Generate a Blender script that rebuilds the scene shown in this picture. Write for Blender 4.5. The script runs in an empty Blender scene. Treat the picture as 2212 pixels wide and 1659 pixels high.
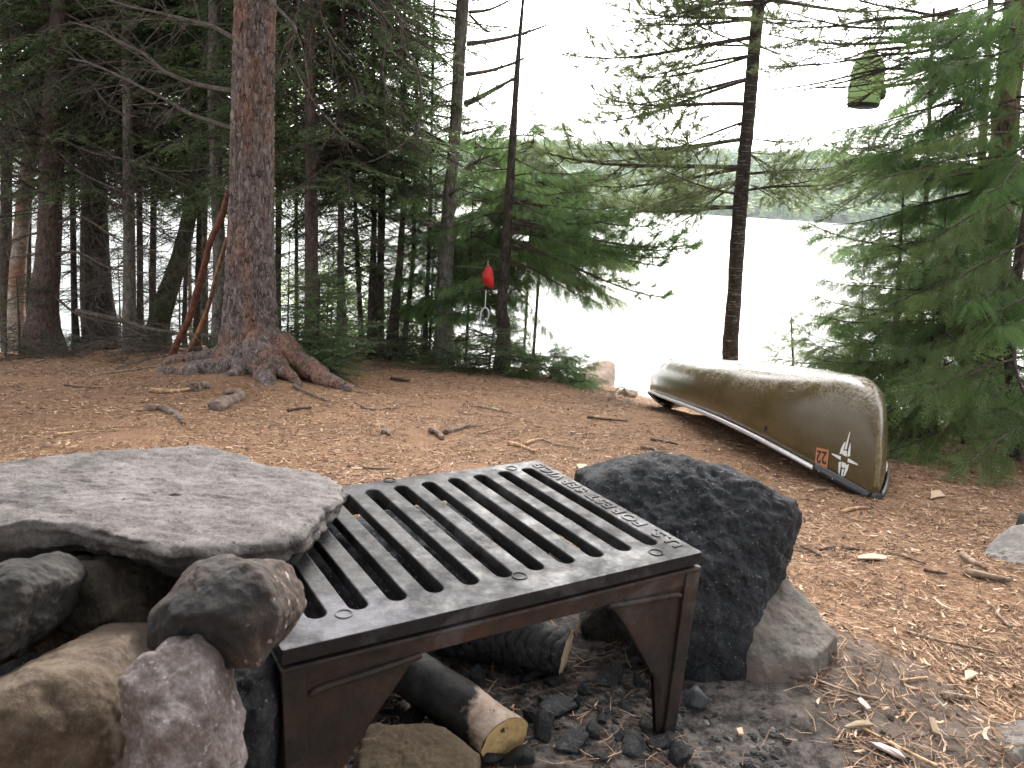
import bpy, math, random
import numpy as np
from mathutils import Vector, Matrix

# ------------------------------------------------------------------ camera
S = bpy.context.scene
COL = S.collection
F = 1728.0; CX = 1106.0; CY = 829.5          # focal length and centre in the 2212 px wide working frame
PITCH = math.radians(13.0); ROLL = math.radians(3.7)
CAM = np.array([0.0, 0.0, 1.0])
fwd = np.array([0, math.cos(PITCH), -math.sin(PITCH)])
up0 = np.array([0, math.sin(PITCH), math.cos(PITCH)])
rt0 = np.array([1.0, 0, 0])
RT = math.cos(ROLL)*rt0 + math.sin(ROLL)*up0
UP = -math.sin(ROLL)*rt0 + math.cos(ROLL)*up0
cam = bpy.data.cameras.new('camera')
cam.sensor_width = 36.0
cam.lens = 36.0*F/2212.0
cam.clip_start = 0.02; cam.clip_end = 20000
cam.dof.use_dof = True; cam.dof.focus_distance = 5.5; cam.dof.aperture_fstop = 14.0
camo = bpy.data.objects.new('camera', cam); COL.objects.link(camo)
M = Matrix(((RT[0], UP[0], -fwd[0], 0), (RT[1], UP[1], -fwd[1], 0), (RT[2], UP[2], -fwd[2], 1.0), (0, 0, 0, 1)))
camo.matrix_world = M
S.camera = camo

# ------------------------------------------------------------------ light
SUN_EL = math.radians(38); SUN_AZ = math.radians(12)   # azimuth measured from +Y towards +X
w = bpy.data.worlds.new('World'); S.world = w; w.use_nodes = True
nt = w.node_tree; nt.nodes.clear()
sky = nt.nodes.new('ShaderNodeTexSky'); sky.sky_type = 'NISHITA'; sky.sun_disc = False
sky.sun_elevation = SUN_EL; sky.sun_rotation = SUN_AZ
sky.air_density = 1.0; sky.dust_density = 4.0; sky.ozone_density = 1.0
hs = nt.nodes.new('ShaderNodeHueSaturation'); hs.inputs['Saturation'].default_value = 0.12
bg = nt.nodes.new('ShaderNodeBackground'); bg.inputs['Strength'].default_value = 0.15
out = nt.nodes.new('ShaderNodeOutputWorld')
nt.links.new(sky.outputs[0], hs.inputs['Color']); nt.links.new(hs.outputs[0], bg.inputs[0]); nt.links.new(bg.outputs[0], out.inputs[0])
sl = bpy.data.lights.new('sun', 'SUN'); sl.energy = 1.2; sl.angle = math.radians(25); sl.color = (1, .95, .87)
so = bpy.data.objects.new('sun', sl); COL.objects.link(so)
dvec = Vector((math.sin(SUN_AZ)*math.cos(SUN_EL), math.cos(SUN_AZ)*math.cos(SUN_EL), math.sin(SUN_EL)))
so.rotation_euler = dvec.to_track_quat('Z', 'Y').to_euler()
S.view_settings.view_transform = 'Standard'; S.view_settings.look = 'None'
S.view_settings.gamma = 1.0; S.view_settings.exposure = 2.2
S.cycles.max_bounces = 6; S.cycles.transparent_max_bounces = 8
S.cycles.diffuse_bounces = 3; S.cycles.use_denoising = True
S.cycles.volume_bounces = 0

# ------------------------------------------------------------------ noise and terrain
def _h(ix, iy, iz, seed):
    n = (ix*374761393 + iy*668265263 + iz*2147483647 + seed*974711) & 0xffffffff
    n = ((n ^ (n >> 13))*1274126177) & 0xffffffff
    n = ((n ^ (n >> 15))*2246822519) & 0xffffffff
    return ((n ^ (n >> 16)) & 0xffffff)/float(0xffffff)*2-1
def noise3(x, y, z, seed=0):
    x = np.asarray(x, float); y = np.asarray(y, float); z = np.asarray(z, float)+np.zeros_like(x)
    ix = np.floor(x).astype(np.int64); iy = np.floor(y).astype(np.int64); iz = np.floor(z).astype(np.int64)
    fx = x-ix; fy = y-iy; fz = z-iz
    u = fx*fx*(3-2*fx); v = fy*fy*(3-2*fy); t = fz*fz*(3-2*fz)
    r = 0
    for dx in (0, 1):
        for dy in (0, 1):
            for dz in (0, 1):
                r = r + _h(ix+dx, iy+dy, iz+dz, seed)*(u if dx else 1-u)*(v if dy else 1-v)*(t if dz else 1-t)
    return r
def fbm(x, y, z, o=4, seed=0):
    a = 1.0; s = 0; f = 1.0
    for k in range(o):
        s = s + a*noise3(np.asarray(x)*f, np.asarray(y)*f, np.asarray(z)*f, seed+k*17); a *= .5; f *= 2.03
    return s
def terrain(x, y):
    x = np.asarray(x, float); y = np.asarray(y, float)
    D = np.hypot(x, np.maximum(y, 0))
    crest = 8.9 + 2.6/(1+np.exp((x+2.2)*2.0)) + .3*np.sin(x*1.3)
    k = 0.35
    a = np.log1p(np.exp(np.clip((D-2.2)/k, -30, 30)))*k
    a = np.where(D-2.2 > 8, D-2.2, a)
    e = np.maximum(D-crest, 0)
    h = -.13*np.minimum(a, 60) - .42*np.minimum(e, 8)
    h = np.maximum(h, -6)
    near = np.exp(-(D/14)**2)
    h = h + near*(.035*fbm(x*.9, y*.9, 0, 3, 5) + .010*fbm(x*5, y*5, 1, 3, 9))
    h = h + .16*np.exp(-(((x+2.45)**2+(y-6.7)**2)/.55))
    h = h - .26*np.exp(-(((x-1.9)**2/1.2+(y-8.3)**2/3.2)))
    h = h + .07*np.exp(-(((x-.75)**2/.09+(y-1.62)**2/.10)))
    return h
def tz(x, y): return float(terrain(np.array([x]), np.array([y]))[0])
def ray(px, py): return (px-CX)/F*RT - (py-CY)/F*UP + fwd
def at(px, py, Y):
    d = ray(px, py); return CAM + d*(Y/d[1])
def atz(px, py, z):
    d = ray(px, py); return CAM + d*((z-CAM[2])/d[2])
def ghit(px, py, lo=.6, hi=14):
    d = ray(px, py); d = d/np.hypot(d[0], d[1])
    ts = np.linspace(lo, hi, 1500); p = CAM[None]+ts[:, None]*d
    below = p[:, 2] < terrain(p[:, 0], p[:, 1])
    i = int(np.argmax(below)) if below.any() else len(ts)-1
    return p[i]

# ------------------------------------------------------------------ mesh helpers
class MB:
    def __init__(s): s.v = []; s.f = []; s.n = 0; s.var = []
    def add(s, V, Fc, m=0, var=None):
        V = np.asarray(V, float); Fc = np.asarray(Fc, np.int64)
        if len(Fc) == 0: return s
        s.v.append(V); s.f.append((Fc+s.n, m)); s.n += len(V)
        s.var.append(np.zeros(len(V)) if var is None else np.broadcast_to(np.asarray(var, float), (len(V),)))
        return s
    def arr(s):
        return (np.concatenate(s.v), [(f, m) for f, m in s.f], np.concatenate(s.var))
    def put(s, A, T=None, off=None, var=0.0):
        V, Fs, va = A
        W = V if T is None else V@np.asarray(T).T
        if off is not None: W = W+np.asarray(off)
        for f, m in Fs: s.f.append((f+s.n, m))
        s.v.append(W); s.var.append(va+var); s.n += len(V)
        return s
def mesh_of(name, mb, mats, smooth=False):
    V, Fs, va = mb.arr()
    me = bpy.data.meshes.new(name)
    li = np.concatenate([f.ravel() for f, m in Fs]); tot = np.concatenate([np.full(len(f), f.shape[1]) for f, m in Fs])
    mi = np.concatenate([np.full(len(f), m) for f, m in Fs])
    me.vertices.add(len(V)); me.vertices.foreach_set('co', V.astype(np.float32).ravel())
    me.loops.add(len(li)); me.loops.foreach_set('vertex_index', li.astype(np.int32))
    me.polygons.add(len(tot)); me.polygons.foreach_set('loop_start', np.concatenate([[0], np.cumsum(tot)[:-1]]).astype(np.int32))
    me.polygons.foreach_set('material_index', mi.astype(np.int32))
    me.polygons.foreach_set('use_smooth', np.full(len(tot), bool(smooth)))
    me.update(calc_edges=True)
    at_ = me.attributes.new('var', 'FLOAT', 'POINT'); at_.data.foreach_set('value', va.astype(np.float32))
    for m in (mats if isinstance(mats, (list, tuple)) else [mats]): me.materials.append(m)
    return me
def obj(name, mb, mats, parent=None, smooth=False):
    o = bpy.data.objects.new(name, mesh_of(name, mb, mats, smooth)); COL.objects.link(o)
    if parent is not None:
        o.parent = parent; o.matrix_parent_inverse = parent.matrix_basis.inverted()
    return o
def tag(o, label=None, cat=None, group=None, kind=None):
    if label: o['label'] = label
    if cat: o['category'] = cat
    if group: o['group'] = group
    if kind: o['kind'] = kind
    return o
def empty(name, loc, label, cat, group=None):
    o = bpy.data.objects.new(name, None); COL.objects.link(o); o.location = [float(q) for q in loc]
    o.empty_display_size = .1
    return tag(o, label, cat, group)
def copy_thing(root, loc, rotz=0, scale=1.0, label=None, group=None):
    r = root.copy(); COL.objects.link(r); r.location = [float(q) for q in loc]; r.rotation_euler = (0, 0, rotz); r.scale = (scale,)*3
    if label: r['label'] = label
    if group: r['group'] = group
    for ch in list(root.children):
        c = ch.copy(); COL.objects.link(c); inv = ch.matrix_parent_inverse.copy(); c.parent = r; c.matrix_parent_inverse = inv
    return r
def smooth_path(P, n=4):
    P = np.asarray(P, float); k = len(P)
    if k < 3: 
        t = np.linspace(0, 1, n+1)[:, None]; return P[0]*(1-t)+P[-1]*t
    out = []
    for i in range(k-1):
        p0 = P[max(i-1, 0)]; p1 = P[i]; p2 = P[i+1]; p3 = P[min(i+2, k-1)]
        for j in range(n):
            t = j/n
            out.append(.5*((2*p1)+(-p0+p2)*t+(2*p0-5*p1+4*p2-p3)*t*t+(-p0+3*p1-3*p2+p3)*t**3))
    out.append(P[-1]); return np.array(out)
def tube(P, R, sides=8, rough=0.0, seed=0, cap=True, freq=9.0):
    P = np.asarray(P, float); n = len(P); R = np.broadcast_to(np.asarray(R, float), (n,))
    T = np.gradient(P, axis=0); T /= np.linalg.norm(T, axis=1)[:, None]+1e-12
    ref = np.array([0, 0, 1.0]) if abs(T[:, 2]).mean() < .8 else np.array([1.0, 0, 0])
    U = np.cross(T, ref); U /= np.linalg.norm(U, axis=1)[:, None]+1e-12; W = np.cross(T, U)
    a = np.linspace(0, 2*np.pi, sides, endpoint=False)
    dirs = np.cos(a)[None, :, None]*U[:, None]+np.sin(a)[None, :, None]*W[:, None]
    r = R[:, None]*np.ones((1, sides))
    if rough:
        q = P[:, None]+dirs*R[:, None, None]
        r = r*(1+rough*fbm(q[..., 0]*freq, q[..., 1]*freq, q[..., 2]*freq, 3, seed))
    V = (P[:, None]+dirs*r[..., None]).reshape(-1, 3)
    i = np.arange(n-1)[:, None]*sides; j = np.arange(sides)[None]; j2 = (j+1) % sides
    Q = np.stack([i+j, i+j2, i+sides+j2, i+sides+j], -1).reshape(-1, 4)
    if cap:
        V = np.vstack([V, P[0], P[-1]]); b = n*sides
        jj = np.arange(sides)
        c1 = np.stack([np.full(sides, b), (jj+1) % sides, jj, jj], -1)[:, :3]
        c2 = np.stack([np.full(sides, b+1), (n-1)*sides+jj, (n-1)*sides+(jj+1) % sides], -1)
        return V, Q, np.vstack([c1, c2])
    return V, Q, None
def add_tube(mb, P, R, sides=8, m=0, var=0, rough=0, seed=0, freq=9.0, cap=True):
    V, Q, C = tube(P, R, sides, rough, seed, cap, freq)
    mb.add(V, Q, m, var)
    if C is not None: mb.f.append((C+(mb.n-len(V)), m))
    return mb
def box(mb, c, hx, hy, hz, X=(1, 0, 0), Y=(0, 1, 0), Z=(0, 0, 1), m=0, bev=.0):
    X = np.array(X, float)*hx; Y = np.array(Y, float)*hy; Z = np.array(Z, float)*hz; c = np.asarray(c, float)
    V = np.array([c+i*X+j*Y+k*Z for i in (-1, 1) for j in (-1, 1) for k in (-1, 1)])
    Q = [[0, 1, 3, 2], [4, 6, 7, 5], [0, 4, 5, 1], [2, 3, 7, 6], [0, 2, 6, 4], [1, 5, 7, 3]]
    return mb.add(V, Q, m)
def prism(mb, poly, O, U, V_, N, th, m=0):
    """polygon in (u,v) about O, extruded by th along N (fan from centroid, both caps)"""
    poly = np.asarray(poly, float); n = len(poly); O = np.asarray(O, float); U = np.asarray(U, float); V_ = np.asarray(V_, float); N = np.asarray(N, float)
    a = O+poly[:, :1]*U+poly[:, 1:]*V_; b = a+N*th
    V = np.vstack([a, b, a.mean(0), b.mean(0)])
    i = np.arange(n); j = (i+1) % n
    mb.add(V, np.stack([i, j, j+n, i+n], -1), m)
    k = mb.n-len(V)
    mb.f.append((np.stack([np.full(n, 2*n), j, i], -1)+k, m)); mb.f.append((np.stack([np.full(n, 2*n+1), i+n, j+n], -1)+k, m))
    return mb
def add_mod_bevel(o, wd, seg=2):
    b = o.modifiers.new('bevel', 'BEVEL'); b.width = wd; b.segments = seg; b.limit_method = 'ANGLE'; b.angle_limit = math.radians(40)

# ------------------------------------------------------------------ materials
class N:
    def __init__(s, name):
        s.m = bpy.data.materials.new(name); s.m.use_nodes = True; s.t = s.m.node_tree; s.t.nodes.clear()
        s.out = s.t.nodes.new('ShaderNodeOutputMaterial'); s.co = None
    def n(s, ty, **k):
        x = s.t.nodes.new('ShaderNode'+ty)
        for a, b in k.items():
            if a in x.inputs.keys(): s.set(x, a, b)
            else: setattr(x, a, b)
        return x
    def set(s, x, a, b):
        if isinstance(b, bpy.types.NodeSocket): s.t.links.new(b, x.inputs[a])
        else: x.inputs[a].default_value = b
    def coord(s, scale=(1, 1, 1), kind='Object'):
        if s.co is None: s.co = s.t.nodes.new('ShaderNodeTexCoord')
        mp = s.t.nodes.new('ShaderNodeMapping'); mp.inputs['Scale'].default_value = scale
        s.t.links.new(s.co.outputs[kind], mp.inputs[0]); return mp.outputs[0]
    def noise(s, scale, detail=5, rough=.6, vec=None, dist=0.0):
        x = s.n('TexNoise', Scale=scale, Detail=detail, Roughness=rough, Distortion=dist)
        s.t.links.new(vec if vec is not None else s.coord(), x.inputs['Vector']); return x.outputs['Fac']
    def ramp(s, fac, stops, interp='LINEAR'):
        x = s.t.nodes.new('ShaderNodeValToRGB'); x.color_ramp.interpolation = interp
        e = x.color_ramp.elements
        while len(e) < len(stops): e.new(.5)
        for q, (p, c) in zip(e, stops):
            q.position = p; q.color = (c[0], c[1], c[2], 1) if not isinstance(c, (int, float)) else (c, c, c, 1)
        s.t.links.new(fac, x.inputs[0]); return x.outputs[0]
    def mix(s, f, a, b, mode='MIX'):
        x = s.t.nodes.new('ShaderNodeMix'); x.data_type = 'RGBA'; x.blend_type = mode
        for k, v in ((0, f), (6, a), (7, b)):
            if isinstance(v, bpy.types.NodeSocket): s.t.links.new(v, x.inputs[k])
            else: x.inputs[k].default_value = v if k == 0 else (v[0], v[1], v[2], 1)
        return x.outputs[2]
    def math(s, op, a, b=0.0, clamp=False):
        x = s.t.nodes.new('ShaderNodeMath'); x.operation = op; x.use_clamp = clamp
        for k, v in ((0, a), (1, b)):
            if isinstance(v, bpy.types.NodeSocket): s.t.links.new(v, x.inputs[k])
            else: x.inputs[k].default_value = v
        return x.outputs[0]
    def bump(s, h, strength=.5, dist=.01, normal=None):
        x = s.n('Bump', Strength=strength, Distance=dist); s.t.links.new(h, x.inputs['Height'])
        if normal is not None: s.t.links.new(normal, x.inputs['Normal'])
        return x.outputs[0]
    def attr(s, name='var'):
        x = s.t.nodes.new('ShaderNodeAttribute'); x.attribute_name = name; return x.outputs['Fac']
    def bsdf(s, color, rough=.8, metal=0, spec=.3, normal=None, **k):
        x = s.t.nodes.new('ShaderNodeBsdfPrincipled')
        for a, v in (('Base Color', color), ('Roughness', rough), ('Metallic', metal), ('Specular IOR Level', spec)):
            if isinstance(v, bpy.types.NodeSocket): s.t.links.new(v, x.inputs[a])
            else: x.inputs[a].default_value = v if a != 'Base Color' else (v[0], v[1], v[2], 1)
        for a, v in k.items():
            a = a.replace('_', ' ')
            if isinstance(v, bpy.types.NodeSocket): s.t.links.new(v, x.inputs[a])
            else: x.inputs[a].default_value = v
        if normal is not None: s.t.links.new(normal, x.inputs['Normal'])
        s.t.links.new(x.outputs[0], s.out.inputs[0]); return x.outputs[0]

def mat_simple(name, c, rough=.7, metal=0, c2=None, sc=20, bs=0.0, spec=.3):
    n = N(name)
    if c2 is None: c2 = tuple(q*.75 for q in c)
    f = n.noise(sc, 5)
    col = n.ramp(f, [(.35, c2), (.65, c)])
    n.bsdf(col, rough, metal, spec, n.bump(n.noise(sc*4, 4), bs, .004) if bs else None); return n.m

def mat_leaf(name, dark, light, yellow=None, trans=.35, patch=1.2):
    n = N(name)
    v = n.attr(); big = n.noise(patch, 2)
    f = n.math('ADD', n.math('MULTIPLY', v, .6), n.math('MULTIPLY', n.math('SUBTRACT', big, .5), 1.1), True)
    col = n.ramp(f, [(0, dark), (.75, light), (1, yellow or light)])
    x = n.t.nodes.new('ShaderNodeBsdfPrincipled'); n.t.links.new(col, x.inputs['Base Color']); x.inputs['Roughness'].default_value = .55; x.inputs['Specular IOR Level'].default_value = .25
    t = n.t.nodes.new('ShaderNodeBsdfTranslucent'); n.t.links.new(n.mix(.5, col, light), t.inputs[0])
    m = n.t.nodes.new('ShaderNodeMixShader'); m.inputs[0].default_value = trans
    n.t.links.new(x.outputs[0], m.inputs[1]); n.t.links.new(t.outputs[0], m.inputs[2]); n.t.links.new(m.outputs[0], n.out.inputs[0])
    return n.m
L_SPRUCE = mat_leaf('spruce_needles', (.075, .115, .050), (.20, .28, .11), (.28, .35, .14), trans=.42)
L_FIR = mat_leaf('fir_needles', (.055, .11, .045), (.14, .23, .095), (.20, .29, .12), patch=3)
L_FIRB = mat_leaf('bright_fir_needles', (.07, .15, .05), (.18, .30, .10), (.25, .36, .13), patch=3, trans=.4)
L_PINE = mat_leaf('pine_needles', (.13, .17, .07), (.22, .27, .12), (.30, .34, .16), trans=.4)
L_CEDAR = mat_leaf('cedar_sprays', (.055, .115, .040), (.19, .30, .10), (.33, .39, .13), patch=2.6, trans=.48)
L_CEDARY = mat_leaf('yellowish_cedar_sprays', (.09, .14, .045), (.18, .24, .09), (.26, .30, .11), patch=1.6, trans=.45)
L_BROAD = mat_leaf('broad_leaves', (.12, .20, .03), (.22, .34, .06), (.32, .42, .10), trans=.55)
L_BROWN = mat_leaf('dead_sprays', (.17, .08, .05), (.30, .14, .08), (.35, .19, .10), trans=.3)

def mat_bark(name, a, b, c, vs=(9, 9, 2.2), strength=.8, dist=.012, patchc=None, patch=(.62, .68), ring=None, lichen=None):
    n = N(name)
    nz = n.n('TexNoise', Scale=3.5, Detail=4.0); n.t.links.new(n.coord(tuple(q*.35 for q in vs)), nz.inputs['Vector'])
    warp = n.mix(.26, n.coord(vs), nz.outputs['Color'])
    vo = n.n('TexVoronoi', Scale=5.5, feature='DISTANCE_TO_EDGE'); vc = n.n('TexVoronoi', Scale=5.5)
    n.t.links.new(warp, vo.inputs['Vector']); n.t.links.new(warp, vc.inputs['Vector'])
    brk = n.math('MULTIPLY', n.math('SUBTRACT', n.noise(14, 4, .6), .42), .35)
    edge = n.ramp(n.math('ADD', vo.outputs['Distance'], brk), [(0, 0), (.09, 1)])
    cell = n.t.nodes.new('ShaderNodeSeparateColor'); n.t.links.new(vc.outputs['Color'], cell.inputs[0])
    fn = n.noise(30, 6, .65, n.coord((1, 1, .45)))
    base = n.ramp(fn, [(.3, a), (.52, b), (.75, c)])
    if patchc:
        pf = n.ramp(n.noise(2.6, 4, .6, n.coord((1.6, 1.6, .55))), [(patch[0], 0), (patch[1], 1)])
        base = n.mix(n.math('MULTIPLY', pf, .85), base, patchc)
    if lichen:
        lf = n.ramp(n.noise(9, 4, .6, n.coord()), [(.66, 0), (.70, 1)])
        base = n.mix(lf, base, lichen)
    if ring:
        rf = n.ramp(n.noise(5, 3, .6, n.coord((1.2, 1.2, 14))), [(.58, 0), (.64, 1)])
        base = n.mix(rf, base, ring)
    tone = n.ramp(cell.outputs[0], [(0, .72), (1, 1.25)]); base = n.mix(1.0, base, tone, 'MULTIPLY')
    col = n.mix(edge, tuple(q*.55 for q in a), base)
    h = n.math('ADD', n.math('ADD', n.math('MULTIPLY', edge, .7), n.math('MULTIPLY', cell.outputs[1], .6)), n.math('MULTIPLY', fn, .9))
    n.bsdf(col, .9, 0, .15, n.bump(h, strength, dist)); return n.m
B_BIG = mat_bark('flaky_bark', (.09, .070, .065), (.18, .145, .135), (.31, .27, .26), (13, 13, 4.5), 1.0, .014, (.23, .125, .09), (.46, .60), lichen=None)
B_RED = mat_bark('reddish_bark', (.06, .042, .036), (.11, .076, .065), (.18, .14, .125), (12, 12, 7), .6, .006)
B_DARK = mat_bark('dark_bark', (.04, .033, .028), (.075, .062, .053), (.14, .12, .105), (10, 10, 4), .7, .008)
B_GREY = mat_bark('grey_bark', (.10, .09, .075), (.17, .155, .135), (.27, .25, .22), (10, 10, 4), .7, .008, (.36, .20, .11), (.62, .66))
B_BIRCH = mat_bark('pale_bark', (.20, .16, .13), (.30, .25, .21), (.42, .38, .34), (6, 6, 9), .4, .004, (.28, .15, .10), (.52, .6))
B_PINE = mat_bark('pine_bark', (.035, .027, .022), (.055, .044, .037), (.09, .075, .065), (9, 9, 10), .6, .006, ring=(.22, .21, .20))
B_CEDAR = mat_bark('stringy_bark', (.12, .085, .06), (.22, .165, .125), (.36, .29, .23), (16, 16, .8), 1.0, .012)
B_MOSS = mat_bark('mossy_bark', (.035, .04, .025), (.06, .07, .04), (.10, .12, .06), (10, 10, 4), .6, .006)
B_TWIG = mat_bark('dead_twigs', (.06, .048, .04), (.10, .083, .072), (.18, .155, .135), (12, 12, 12), .2, .002)
B_BRANCH = mat_bark('living_branches', (.045, .036, .028), (.085, .068, .055), (.14, .12, .10), (12, 12, 12), .3, .003)
B_ROOT = mat_bark('root_bark', (.12, .085, .07), (.22, .165, .135), (.34, .27, .22), (7, 7, 7), .9, .010, (.16, .14, .06), (.6, .68))

def mat_ground():
    n = N('needle_covered_ground')
    co = n.coord()
    f1 = n.noise(1.1, 5, .6); f2 = n.noise(60, 8, .75); f3 = n.noise(220, 4, .7)
    stre = n.noise(90, 4, .7, n.coord((1, .45, 1)))
    c = n.ramp(f2, [(.28, (.07, .038, .024)), (.45, (.20, .112, .066)), (.58, (.34, .205, .125)), (.74, (.48, .33, .21))])
    c = n.mix(n.ramp(stre, [(.60, 0), (.70, .5)]), c, (.34, .22, .15))
    c = n.mix(n.ramp(f1, [(.40, .35), (.62, 0)]), c, (.11, .065, .045))
    # trampled ashy earth round the fire place
    ge = n.t.nodes.new('ShaderNodeNewGeometry')
    sp = n.t.nodes.new('ShaderNodeSeparateXYZ'); n.t.links.new(ge.outputs['Position'], sp.inputs[0])
    def blob(cx, cy, rx, ry, soft=.35):
        dx = n.math('DIVIDE', n.math('SUBTRACT', sp.outputs[0], cx), rx); dy = n.math('DIVIDE', n.math('SUBTRACT', sp.outputs[1], cy), ry)
        d = n.math('ADD', n.math('MULTIPLY', dx, dx), n.math('MULTIPLY', dy, dy))
        d = n.math('ADD', d, n.math('MULTIPLY', n.math('SUBTRACT', n.noise(7, 5, .65), .5), 1.6))
        return n.ramp(d, [(max(0, 1-soft), 1), (1, 0)])
    ash = blob(.10, 1.45, .62, .62)
    mud = blob(.74, 1.30, .34, .46)
    dirt = blob(1.12, 1.22, .34, .18, .5)
    dirt2 = blob(1.35, 1.65, .34, .18, .5)
    mudc = n.ramp(n.noise(22, 6, .7), [(.3, (.105, .080, .066)), (.7, (.20, .16, .135))])
    ashc = n.ramp(n.noise(30, 6, .7), [(.32, (.016, .014, .014)), (.44, (.05, .043, .040)), (.56, (.125, .108, .10)), (.7, (.19, .17, .16))])
    dc = n.ramp(n.noise(60, 6, .7), [(.35, (.02, .016, .014)), (.7, (.09, .07, .06))])
    c = n.mix(mud, c, mudc); c = n.mix(n.math('MULTIPLY', dirt, .8), c, dc); c = n.mix(n.math('MULTIPLY', dirt2, .6), c, dc); c = n.mix(ash, c, ashc)
    h = n.math('ADD', n.math('MULTIPLY', f2, 1.0), n.math('MULTIPLY', f3, .3))
    n.bsdf(c, .95, 0, .1, n.bump(h, .8, .012)); return n.m
M_GROUND = mat_ground()

def mat_rock(name, a, b, c, sc=14, speck=None, soot=None, bs=.6, bd=.006, band=None, rough=.85):
    n = N(name)
    f = n.noise(sc, 7, .7, dist=.4); fine = n.noise(sc*9, 6, .85)
    col = n.ramp(f, [(.36, a), (.5, b), (.64, c)])
    col = n.mix(.45, col, n.ramp(fine, [(.3, tuple(q*.55 for q in b)), (.5, b), (.72, tuple(min(1, q*1.7) for q in c))]))
    if band:
        bf = n.ramp(n.noise(4, 5, .6, n.coord((1, 1, 6)), .8), [(.45, 0), (.6, .8)]); col = n.mix(bf, col, band)
    if speck:
        sf = n.ramp(n.noise(sc*6, 2, .5), [(.66, 0), (.70, 1)]); col = n.mix(sf, col, speck)
    if soot:
        s2 = n.ramp(n.noise(soot[0], 5, .65, dist=.3), [(soot[1], 0), (soot[2], .92)]); col = n.mix(s2, col, (.018, .017, .018))
    h = n.math('ADD', n.math('MULTIPLY', f, 1.0), n.math('MULTIPLY', fine, .35))
    n.bsdf(col, rough, 0, .3, n.bump(h, bs, bd, n.bump(n.noise(sc*25, 3, .8), min(1, bs), .0015))); return n.m
R_BLACK = mat_rock('sooty_rock', (.008, .008, .010), (.016, .017, .020), (.056, .058, .064), 26, (.16, .16, .17), bs=1.0, bd=.010)
def slab_mat():
    m = mat_rock('granite_slab', (.038, .030, .027), (.128, .112, .106), (.24, .218, .212), 20, (.03, .027, .027), bs=1.3, bd=.005)
    n = N.__new__(N); n.m = m; n.t = m.node_tree; n.co = None; n.out = None
    b = [x for x in n.t.nodes if x.type == 'BSDF_PRINCIPLED'][0]; col = b.inputs['Base Color'].links[0].from_socket
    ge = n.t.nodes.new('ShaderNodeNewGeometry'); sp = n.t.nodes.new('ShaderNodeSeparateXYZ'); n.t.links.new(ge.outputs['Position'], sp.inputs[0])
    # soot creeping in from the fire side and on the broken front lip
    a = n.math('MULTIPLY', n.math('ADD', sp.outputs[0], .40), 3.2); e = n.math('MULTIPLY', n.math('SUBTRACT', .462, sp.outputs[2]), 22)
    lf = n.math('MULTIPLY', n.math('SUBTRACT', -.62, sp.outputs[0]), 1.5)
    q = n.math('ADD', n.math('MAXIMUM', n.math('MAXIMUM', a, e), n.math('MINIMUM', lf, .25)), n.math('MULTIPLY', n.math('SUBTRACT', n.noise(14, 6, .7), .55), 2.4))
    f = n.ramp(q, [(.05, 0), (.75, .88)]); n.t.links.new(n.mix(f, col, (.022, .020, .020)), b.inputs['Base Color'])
    return m
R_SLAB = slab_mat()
R_QUARTZ = mat_rock('quartz_rock', (.07, .048, .038), (.17, .135, .125), (.38, .34, .34), 16, (.42, .38, .38), soot=(6, .58, .7), bs=1.0, bd=.01)
R_TAN = mat_rock('tan_rock', (.030, .021, .015), (.075, .052, .036), (.135, .10, .07), 18, soot=(4, .44, .60), bs=.7)
R_BROWN = mat_rock('brown_rock', (.020, .014, .011), (.050, .034, .026), (.13, .095, .08), 9, (.27, .22, .2), soot=(5, .44, .58), bs=.9, bd=.008)
R_GREY = mat_rock('grey_rock', (.070, .062, .052), (.14, .125, .108), (.21, .19, .17), 16, bs=1.0, bd=.005, band=(.17, .13, .115))
R_TANFLAT = mat_rock('scorched_tan_rock', (.06, .04, .028), (.11, .08, .05), (.17, .125, .08), 14, soot=(7, .50, .60), bs=.6)
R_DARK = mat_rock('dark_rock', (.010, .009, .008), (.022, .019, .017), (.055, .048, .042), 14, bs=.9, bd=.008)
R_SHORE = mat_rock('shore_rock', (.19, .13, .10), (.30, .22, .17), (.36, .30, .25), 6, bs=.4)
R_SOOT_SHADE = mat_rock('smoked_shaded_rock', (.016, .013, .011), (.035, .028, .022), (.10, .08, .06), 12, bs=.8, bd=.008)  # soot, and the shade under the slab put into the colour as well
M_CHAR = mat_rock('charcoal', (.008, .008, .009), (.016, .016, .017), (.05, .05, .055), 30, (.11, .11, .12), bs=1.0, bd=.004, rough=.55)

# ------------------------------------------------------------------ ground, lake, hills
def build_ground():
    mb = MB(); n = 640
    a = np.linspace(-1, 1, n)
    gx = 5.5*a+8*a**3+2500*a**11; gy = 5.5*a+8*a**3+2500*a**11+3.2
    X, Y = np.meshgrid(gx, gy); Z = terrain(X, Y)
    V = np.stack([X, Y, Z], -1).reshape(-1, 3)
    i = np.arange(n-1)[:, None]*n; j = np.arange(n-1)[None]
    Q = np.stack([i+j, i+j+1, i+n+j+1, i+n+j], -1).reshape(-1, 4)
    mb.add(V, Q); return tag(obj('ground', mb, M_GROUND, smooth=True), kind='structure')
build_ground()
WZ = -2.3
def build_lake():
    n = N('lake_water')
    w1 = n.noise(.8, 4, .6, n.coord((1, 2.2, 1))); w2 = n.noise(7, 3, .6, n.coord((1, 2, 1)))
    h = n.math('ADD', w1, n.math('MULTIPLY', w2, .25))
    n.bsdf((.16, .17, .17), .12, 0, .6, n.bump(h, .8, .25), IOR=1.5)
    mb = MB(); mb.add([[-2500, -2500, WZ], [2500, -2500, WZ], [2500, 2500, WZ], [-2500, 2500, WZ]], [[0, 1, 2, 3]])
    return tag(obj('lake', mb, n.m), kind='structure')
build_lake()
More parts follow.
